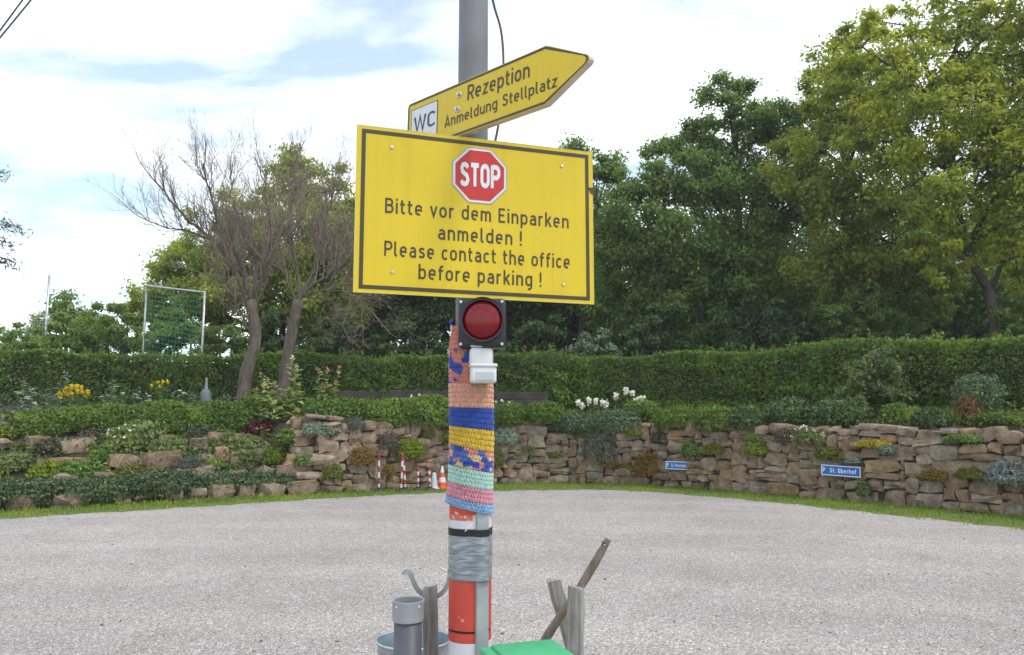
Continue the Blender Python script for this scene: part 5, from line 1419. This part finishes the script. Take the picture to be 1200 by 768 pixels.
mb = MB(); mb.rbox((-.003, .02, .098), (.108, .06, .012), .005, None, 1); mb.build('lid', 'window_grey', sn, True)

# ------------------------------------------------------------------ crocheted sleeve
cs = empty('crochet_sleeve', (PX, PY, zy(590)), 'hand crocheted sleeve in salmon, blue, yellow, mint and pink stripes round the pole', 'yarn sleeve')
BANDS = [  # y top (left), y bottom (left), tilt top, tilt bottom, yarn
 (384, 411, 0, 0, 'yarn_coral'), (411, 450, 0, .5, 'yarn_mixed_coral'), (450, 478, .5, 1.5, 'yarn_salmon'), (478, 499, 1.5, 6, 'yarn_blue'),
 (499, 519.5, 6, 11, 'yarn_yellow'), (519.5, 544, 11, 10, 'yarn_mixed'), (544, 564, 10, 10, 'yarn_mint'), (564, 580, 10, 11, 'yarn_pink'), (580, 588.5, 11, 12, 'yarn_sky')]
zlow = zy(590)
def knit_r(z):
    t = max(0, 1 - (z - zlow) / .16); u = max(0, min(1, (z - zy(410)) / (zy(384) - zy(410))))
    return .1065 + .010 * t ** 2 - .010 * u
def knit_pt(q, z, tilt, dr=0.0):                       # q=angle; tilt px between left and right
    tz = -tilt / 235.0 * (math.cos(q) * .5 + .5)
    bulge = .003 * math.sin(q * 3 + z * 9)
    r = (knit_r(z) + bulge) * (1 + (.20 * math.exp(-(((q - CA + math.pi) % (2 * math.pi) - math.pi) / .34) ** 4)) * max(0, min(1, (zy(570) - z) / .06)) * .45) + dr
    return np.array([PX + r * math.cos(q), PY + r * math.sin(q), z + tz])
for bi_, (ya, yb, ta, tb_, mt) in enumerate(BANDS):
    za, zb = zy(ya), zy(yb); rows = max(1, round((za - zb) / .023)); mb = MB(); ns = 46
    Vv = [knit_pt(2 * math.pi * k / 48, zb + (za - zb) * j / 6, tb_ + (ta - tb_) * j / 6, -.0036) for j in range(7) for k in range(48)]
    mb.add(Vv, [(j * 48 + k, j * 48 + (k + 1) % 48, (j + 1) * 48 + (k + 1) % 48, (j + 1) * 48 + k) for j in range(6) for k in range(48)])
    for j in range(rows + 1):
        f = j / rows; z = zb + (za - zb) * f
        mb.tube([knit_pt(2 * math.pi * k / 40, z, tb_ + (ta - tb_) * f, 0) for k in range(41)], .0028, 5, False)
    for j in range(rows):
        f0, f1 = j / rows, (j + 1) / rows
        for k in range(ns):
            q0 = 2 * math.pi * (k + .5 * (j % 2)) / ns; dq = 2 * math.pi / ns * .40
            jr = random.gauss(0, .0008); q0 += random.gauss(0, .010)
            for sg in (-1, 1):
                pts = []
                for u in (0, .33, .7, 1.05):
                    f = f0 + (f1 - f0) * u; z = zb + (za - zb) * f
                    pts.append(knit_pt(q0 + sg * dq * (.10 + 1.0 * u), z, tb_ + (ta - tb_) * f, .0002 + .0022 * math.sin(min(1, u) * math.pi) + jr))
                mb.tube(pts, [.0024, .0033, .0033, .0024], 5)
    mb.build('stripe', mt, cs, smooth=True)
mb = MB(); P_ = [at_y(531.5, 412, PY - .01), at_y(530, 395, PY - .01), at_y(529.5, 381, PY - .01)]; mb.tube(P_, [.010, .009, .007], 7); mb.build('drawstring', 'yarn_sky' if False else 'white_plastic', cs, smooth=True)
c_ = at_y(529.8, 378, PY - .02); mb = MB(); mb.lathe(c_, [(.0, -.013), (.008, -.011), (.0135, -.005), (.0145, 0), (.0135, .005), (.008, .011), (0, .013)], 14); mb.build('button', 'blue_ball', cs, smooth=True)

# ------------------------------------------------------------------ things standing by the pole
# bucket
bc = on_z(485, 748, .30); br_ = 43.5 / ppm(bc)
bk = empty('zinc_tub', (bc[0], bc[1], 0), 'round galvanised zinc tub on the gravel left of the pole', 'tub')
mb = MB(); mb.lathe((bc[0], bc[1], 0), [(0, .012), (br_ * .80, .012), (br_ * .82, .0), (br_ * .85, .02), (br_ * .985, .285)], 40); mb.build('body', 'galvanised', bk, smooth=True, sharp=50)
mb = MB(); mb.lathe((bc[0], bc[1], 0), [(0, .016), (br_ * .79, .016), (br_ * .965, .29)], 40); mb.build('inside', 'zinc_blue', bk, smooth=True, sharp=50)
mb = MB(); mb.tube([(bc[0] + br_ * math.cos(a), bc[1] + br_ * math.sin(a), .292) for a in np.linspace(0, 2 * math.pi, 49)], .008, 8); mb.build('rim', 'galvanised', bk, smooth=True)
# drain pipe
pc = at_y(478.5, 703, 3.95); pz = pc[2]; zc = at_y(478.5, 727, 3.95)[2]; pr_ = 18.5 / ppm(pc)
pp = empty('drain_pipe', (pc[0], 3.95, 0), 'upright dark grey drain pipe with pale grey socket collar in front of the tub', 'pipe')
mb = MB(); mb.lathe((pc[0], 3.95, 0), [(pr_ * .88, 0), (pr_ * .88, zc + .02), (pr_ * .82, zc + .02), (pr_ * .82, .02)], 32); mb.build('tube', 'pipe_dark', pp, smooth=True)
mb = MB(); mb.lathe((pc[0], 3.95, 0), [(pr_ * .88, zc - .004), (pr_ * .97, zc), (pr_, zc + .012), (pr_, pz - .012), (pr_ * 1.035, pz - .006), (pr_ * 1.03, pz), (pr_ * .93, pz), (pr_ * .9, zc + .03)], 36); mb.build('collar', 'pipe_collar', pp, smooth=True, sharp=40)
for px, py in ((464.5, 712), (490.5, 712)):
    a = at_y(px, py, 3.95 - pr_ * .9); dx = a[0] - pc[0]; yy = 3.95 - math.sqrt(max(0, pr_ * pr_ - dx * dx)) - .001
    mb = MB(); mb.tube([(a[0], yy + .004, a[2]), (a[0], yy - .001, a[2])], .006, 10); mb.build('hole', 'sign_white', pp)
# post on the left
def post(label, tpx, tpy, bpx, bpy_, Y, wpx, dep, mat='weathered_wood', yaw=.1, name='wooden_post', dlean=0.0, group='weathered posts by the pole'):
    t_ = at_y(tpx, tpy, Y); b2 = at_y(bpx, bpy_, Y); w = wpx / ppm(t_)
    dirv = (b2 - t_) / (t_[2] - b2[2]); foot = t_ + dirv * (t_[2] + .08)
    foot[1] += dlean
    r_ = np.random.default_rng(int(tpx)); V_ = []; nseg = 6; m_ = 8
    out = [(-.5, -.36), (-.36, -.5), (.36, -.5), (.5, -.36), (.5, .36), (.36, .5), (-.36, .5), (-.5, .36)]
    for j in range(nseg + 1):
        f = j / nseg; c2 = foot + (t_ - foot) * f
        for (ox_, oy_) in out:
            jx, jy = r_.normal(0, .03, 2); k2 = 1 - (.12 if j == nseg else 0)
            vx, vy = (ox_ + jx) * w * k2, (oy_ + jy) * dep * k2
            V_.append((c2[0] + vx * math.cos(yaw) - vy * math.sin(yaw), c2[1] + vx * math.sin(yaw) + vy * math.cos(yaw), c2[2] + (r_.normal(0, .008) if j == nseg else 0)))
    Fc = [(j * 8 + k, j * 8 + (k + 1) % 8, (j + 1) * 8 + (k + 1) % 8, (j + 1) * 8 + k) for j in range(nseg) for k in range(8)] + [tuple(nseg * 8 + k for k in range(8))]
    o = MB().add(V_, Fc).build(name, mat, None, origin=(foot[0], foot[1], 0))
    return tag(o, label, 'post', group), t_, foot
post('grey weathered post between the drain pipe and the pole', 503.5, 689, 504.5, 768, 4.12, 18, .07, yaw=.25)
# bent metal strap behind the post
mb = MB(); C = path_pts([at_y(472.5, 673, 4.2), at_y(475, 670, 4.2), at_y(480, 671.5, 4.2), at_y(484, 681, 4.2), at_y(491, 693, 4.2), at_y(503, 700, 4.2), at_y(514, 698, 4.2), at_y(522, 690, 4.2), at_y(526.5, 679, 4.2), at_y(527.5, 668, 4.2)], .012)
VV = []; FF = []; m_ = len(C)
for i_, p_ in enumerate(C):
    t_ = C[min(i_ + 1, m_ - 1)] - C[max(i_ - 1, 0)]; t_ /= np.linalg.norm(t_); nn_ = np.array([-t_[2], 0, t_[0]])
    for (dy, dn) in ((-.008, -.011), (.008, -.011), (.008, .011), (-.008, .011)): VV.append(p_ + [0, dy, 0] + nn_ * dn)
for i_ in range(m_ - 1):
    for k in range(4): FF.append((i_ * 4 + k, i_ * 4 + (k + 1) % 4, (i_ + 1) * 4 + (k + 1) % 4, (i_ + 1) * 4 + k))
FF += [(0, 1, 2, 3), tuple((m_ - 1) * 4 + k for k in (3, 2, 1, 0))]
hk = empty('gutter_bracket', at_y(503, 700, 4.2), 'curved galvanised gutter bracket fixed behind the grey post', 'bracket')
MB().add(VV, FF).build('strap', 'galvanised', hk, smooth=True, sharp=40)
mb = MB(); mb.tube([at_y(515, 665.5, 4.2), at_y(529, 672.5, 4.2)], .006, 6); mb.build('tongue', 'white_plastic', hk)
# posts and stick on the right
post('grey post leaning left behind the brown stick', 649, 681, 668, 745, 4.75, 17.5, .07, yaw=.2)
post('thick upright weathered post right of the brown stick', 675.5, 688, 674, 760, 4.45, 19.5, .085, yaw=-.2)
a = at_y(714, 632, 4.58); b2 = at_y(645, 742, 4.60); dirv = (b2 - a) / (a[2] - b2[2]); foot = a + dirv * a[2]
root = empty('wooden_stick', (foot[0], foot[1], 0), 'slanting brown wooden stick with a hole near its top end', 'stick')
ax = (a - foot); ln = np.linalg.norm(ax); ax /= ln
mb = MB(); C = [foot + ax * f * ln for f in np.linspace(0, 1, 14)]; C = [c2 + np.array([.006 * math.sin(i_ * .8), 0, 0]) for i_, c2 in enumerate(C)]
mb.tube(C, [.023 + .0022 * math.sin(i_ * 1.3) for i_ in range(13)] + [.018], 12); mb.build('shaft', 'brown_wood', root, smooth=True, sharp=50)
h_ = at_y(708, 637.5, 4.56); mb = MB(); mb.tube([h_ + [0, -.0105, 0], h_ + [0, .06, 0]], .0075, 10); mb.build('hole', 'dark_rubber', root)
mb = MB(); mb.tube([h_ + [.002, -.0115, -.003], h_ + [.002, .0, -.003]], .0042, 8); mb.build('hole_daylight_plug', 'sign_white', root)  # white plug stands in for daylight showing through the hole

# green bin
zl = .60
A_, B_ = on_z(566, 752.5, zl), on_z(646, 750.3, zl)
lw = np.linalg.norm(B_ - A_); yaw = math.atan2(B_[1] - A_[1], B_[0] - A_[0]) + math.radians(13)
lw = lw * 1.04; dp = .42
ex = np.array([math.cos(yaw), math.sin(yaw), 0]); ey = np.array([math.sin(yaw), -math.cos(yaw), 0])
mid = (A_ + B_) / 2; cen = mid + ey * dp / 2
Rb = Matrix.Rotation(yaw, 3, 'Z')
gb = empty('green_bin', (cen[0], cen[1], 0), 'green plastic bin with hinged lid in front of the pole', 'bin')
mb = MB(); mb.rbox((cen[0], cen[1], (zl - .05) / 2 + .01), (lw * .92, dp * .90, zl - .07), .025, Rb, 3, .9); mb.build('body', 'bin_green', gb, smooth=True, sharp=40)
ld = MB(); ld.rbox((cen[0], cen[1], zl - .03), (lw + .035, dp + .02, .032), .010, Rb, 3); lid = ld.build('lid', 'bin_lid', gb, smooth=True, sharp=40)
pcx = cen + ex * .018
mb = MB(); mb.rbox((pcx[0], pcx[1], zl - .012), (lw - .03, dp - .03, .026), .009, Rb, 3); mb.build('lid_panel', 'bin_lid', gb, smooth=True, sharp=40)
hb = mid + ey * -.012
mb = MB(); mb.tube([tuple(hb - ex * lw * .4 + np.array([0, 0, -.035])), tuple(hb + ex * lw * .4 + np.array([0, 0, -.035]))], .012, 8); mb.build('hinge', 'bin_green', gb, smooth=True)

# ------------------------------------------------------------------ striped posts and cone at the wall foot
def striped_post(label, px, pbase, ptop, lean=0, base=.15, sec=None):
    g_ = on_z(px, pbase, 0); top = at_y(px + lean, ptop, g_[1]); H_ = top[2]
    root = empty('striped_post', (g_[0], g_[1], 0), label, 'post', 'red and white barrier posts at the wall foot')
    mb = MB(); mb.lathe((g_[0], g_[1], 0), [(base, 0), (base, .025), (base * .8, .045), (.05, .06), (.04, .10), (0, .10)], 18); mb.build('foot', 'dark_rubber', root, smooth=True, sharp=40)
    nb_ = 6; P_ = [np.array([g_[0] + (top[0] - g_[0]) * f, g_[1], .05 + (H_ - .05) * f]) for f in np.linspace(0, 1, nb_ + 1)]
    for k in range(nb_):
        mb = MB(); mb.tube([P_[k], P_[k + 1]], .024, 10); mb.build('band', 'sign_white' if k % 2 == 0 else 'post_red', root, smooth=True, sharp=40)
    mb = MB(); mb.tube([P_[-1], P_[-1] + [0, 0, .03]], [.032, .018], 10); mb.build('cap', 'post_red', root)
striped_post('leftmost red and white barrier post on a round black foot', 444, 576.5, 533)
striped_post('second barrier post from the left, tallest of the red and white posts', 470, 577, 533.5, 2)
striped_post('slightly leaning barrier post just right of the tallest one', 475, 576, 540, -2, .1)
striped_post('short red and white barrier post in the middle of the group', 490, 575, 549, 0, .14)
striped_post('barrier post standing on a pale cone foot next to the orange cone', 504, 575, 548, -1, .17)
g_ = on_z(508, 575, 0); root = empty('cone_sleeve', (g_[0] + .0, g_[1] + .12, 0), 'faded grey traffic cone between the short post and the orange cone', 'cone')
mb = MB(); mb.lathe((g_[0], g_[1] + .12, 0), [(.14, .02), (.09, .08), (.045, .38), (.03, .40), (0, .40)], 18); mb.build('body', 'window_grey', root, smooth=True)
mb = MB(); mb.rbox((g_[0], g_[1] + .12, .016), (.36, .36, .03), .01, None, 1); mb.build('base', 'dark_rubber', root)
g_ = on_z(518, 573.5, 0); H_ = at_y(518, 546, g_[1])[2]
root = empty('traffic_cone', (g_[0], g_[1], 0), 'orange and white traffic cone beside the pole at the wall foot', 'cone')
mb = MB(); mb.rbox((g_[0], g_[1], .018), (.30, .30, .034), .010, None, 2); mb.build('base', 'cone_orange', root)
cr_ = lambda f: .115 * (1 - f) + .022 * f
for k, (f0, f1, mt) in enumerate([(0, .26, 'cone_orange'), (.26, .48, 'sign_white'), (.48, .70, 'cone_orange'), (.70, 1.0, 'sign_white')]):
    z0_, z1_ = .034 + (H_ - .034) * f0, .034 + (H_ - .034) * f1
    mb = MB(); mb.lathe((g_[0], g_[1], 0), [(cr_(f0), z0_), (cr_(f1), z1_)] + ([(0, z1_)] if k == 3 else []), 20); mb.build('band', mt, root, smooth=True, sharp=40)

# ------------------------------------------------------------------ parking plates on the wall
def plate(label, px, py, wpx, hpx, txt, tw):
    c_ = hit(px, py); th_ = polar(c_[0], c_[1])[0]; nrm = np.array([-math.sin(th_), -math.cos(th_), 0]); c_ = c_ + nrm * .24
    s = ppm(c_); yaw_ = -th_ * .97; w = wpx / s / math.cos(yaw_ + math.atan2(c_[0], c_[1]) * .0) ; h = hpx / s
    root = empty('parking_plate', c_, label, 'sign', 'blue parking plates on the stone wall', (0, .03, yaw_))
    MB().prism(rect(w, h, .012), -.003, .003).build('panel', 'sign_blue', root, True)
    MB().frame(rect(w - .006, h - .006, .012), rect(w - .040, h - .040, .008), -.0042, -.0032).build('border_line', 'sign_white', root, True)
    letters(root, 'P', -w / 2 + .052, -h * .24, .042, h * .5, 'sign_white', -.0048, .10)
    letters(root, txt, .045 + tw[1], -h * .19, w * tw[0], h * .40, 'sign_white', -.0048, .095, .2)
    for sx in (-1, 1):
        mb = MB(); mb.tube([(sx * w * .4, .003, 0), (sx * w * .4, .28, 0)], .008, 6); mb.build('mounting_pin', 'steel', root, True)
plate('blue parking plate reading St. Oberhof on the right part of the wall', 990.5, 551.5, 34, 12.5, 'St. Oberhof', (.66, 0))
plate('smaller looking blue parking plate on the wall beside the ochre creeper', 795, 545, 24.5, 9.5, 'St. Petersheim', (.66, 0))
print('objects', len(bpy.data.objects))

# ------------------------------------------------------------------ thin haze volume added to lift the shadows
m = bpy.data.materials.new('haze'); m.use_nodes = True; nt = m.node_tree; nt.nodes.clear()
ou = nt.nodes.new('ShaderNodeOutputMaterial'); vo = nt.nodes.new('ShaderNodeVolumePrincipled')
vo.inputs['Color'].default_value = (.92, .96, 1, 1); vo.inputs['Density'].default_value = .0008; vo.inputs['Anisotropy'].default_value = .2
nt.links.new(vo.outputs[0], ou.inputs['Volume']); MATS['haze'] = m
hz = MB().box((0, 50, 17), (1300, 1300, 36)).build('haze', 'haze')
tag(hz, 'thin pale haze added to lift the shadows', 'haze', kind='stuff')
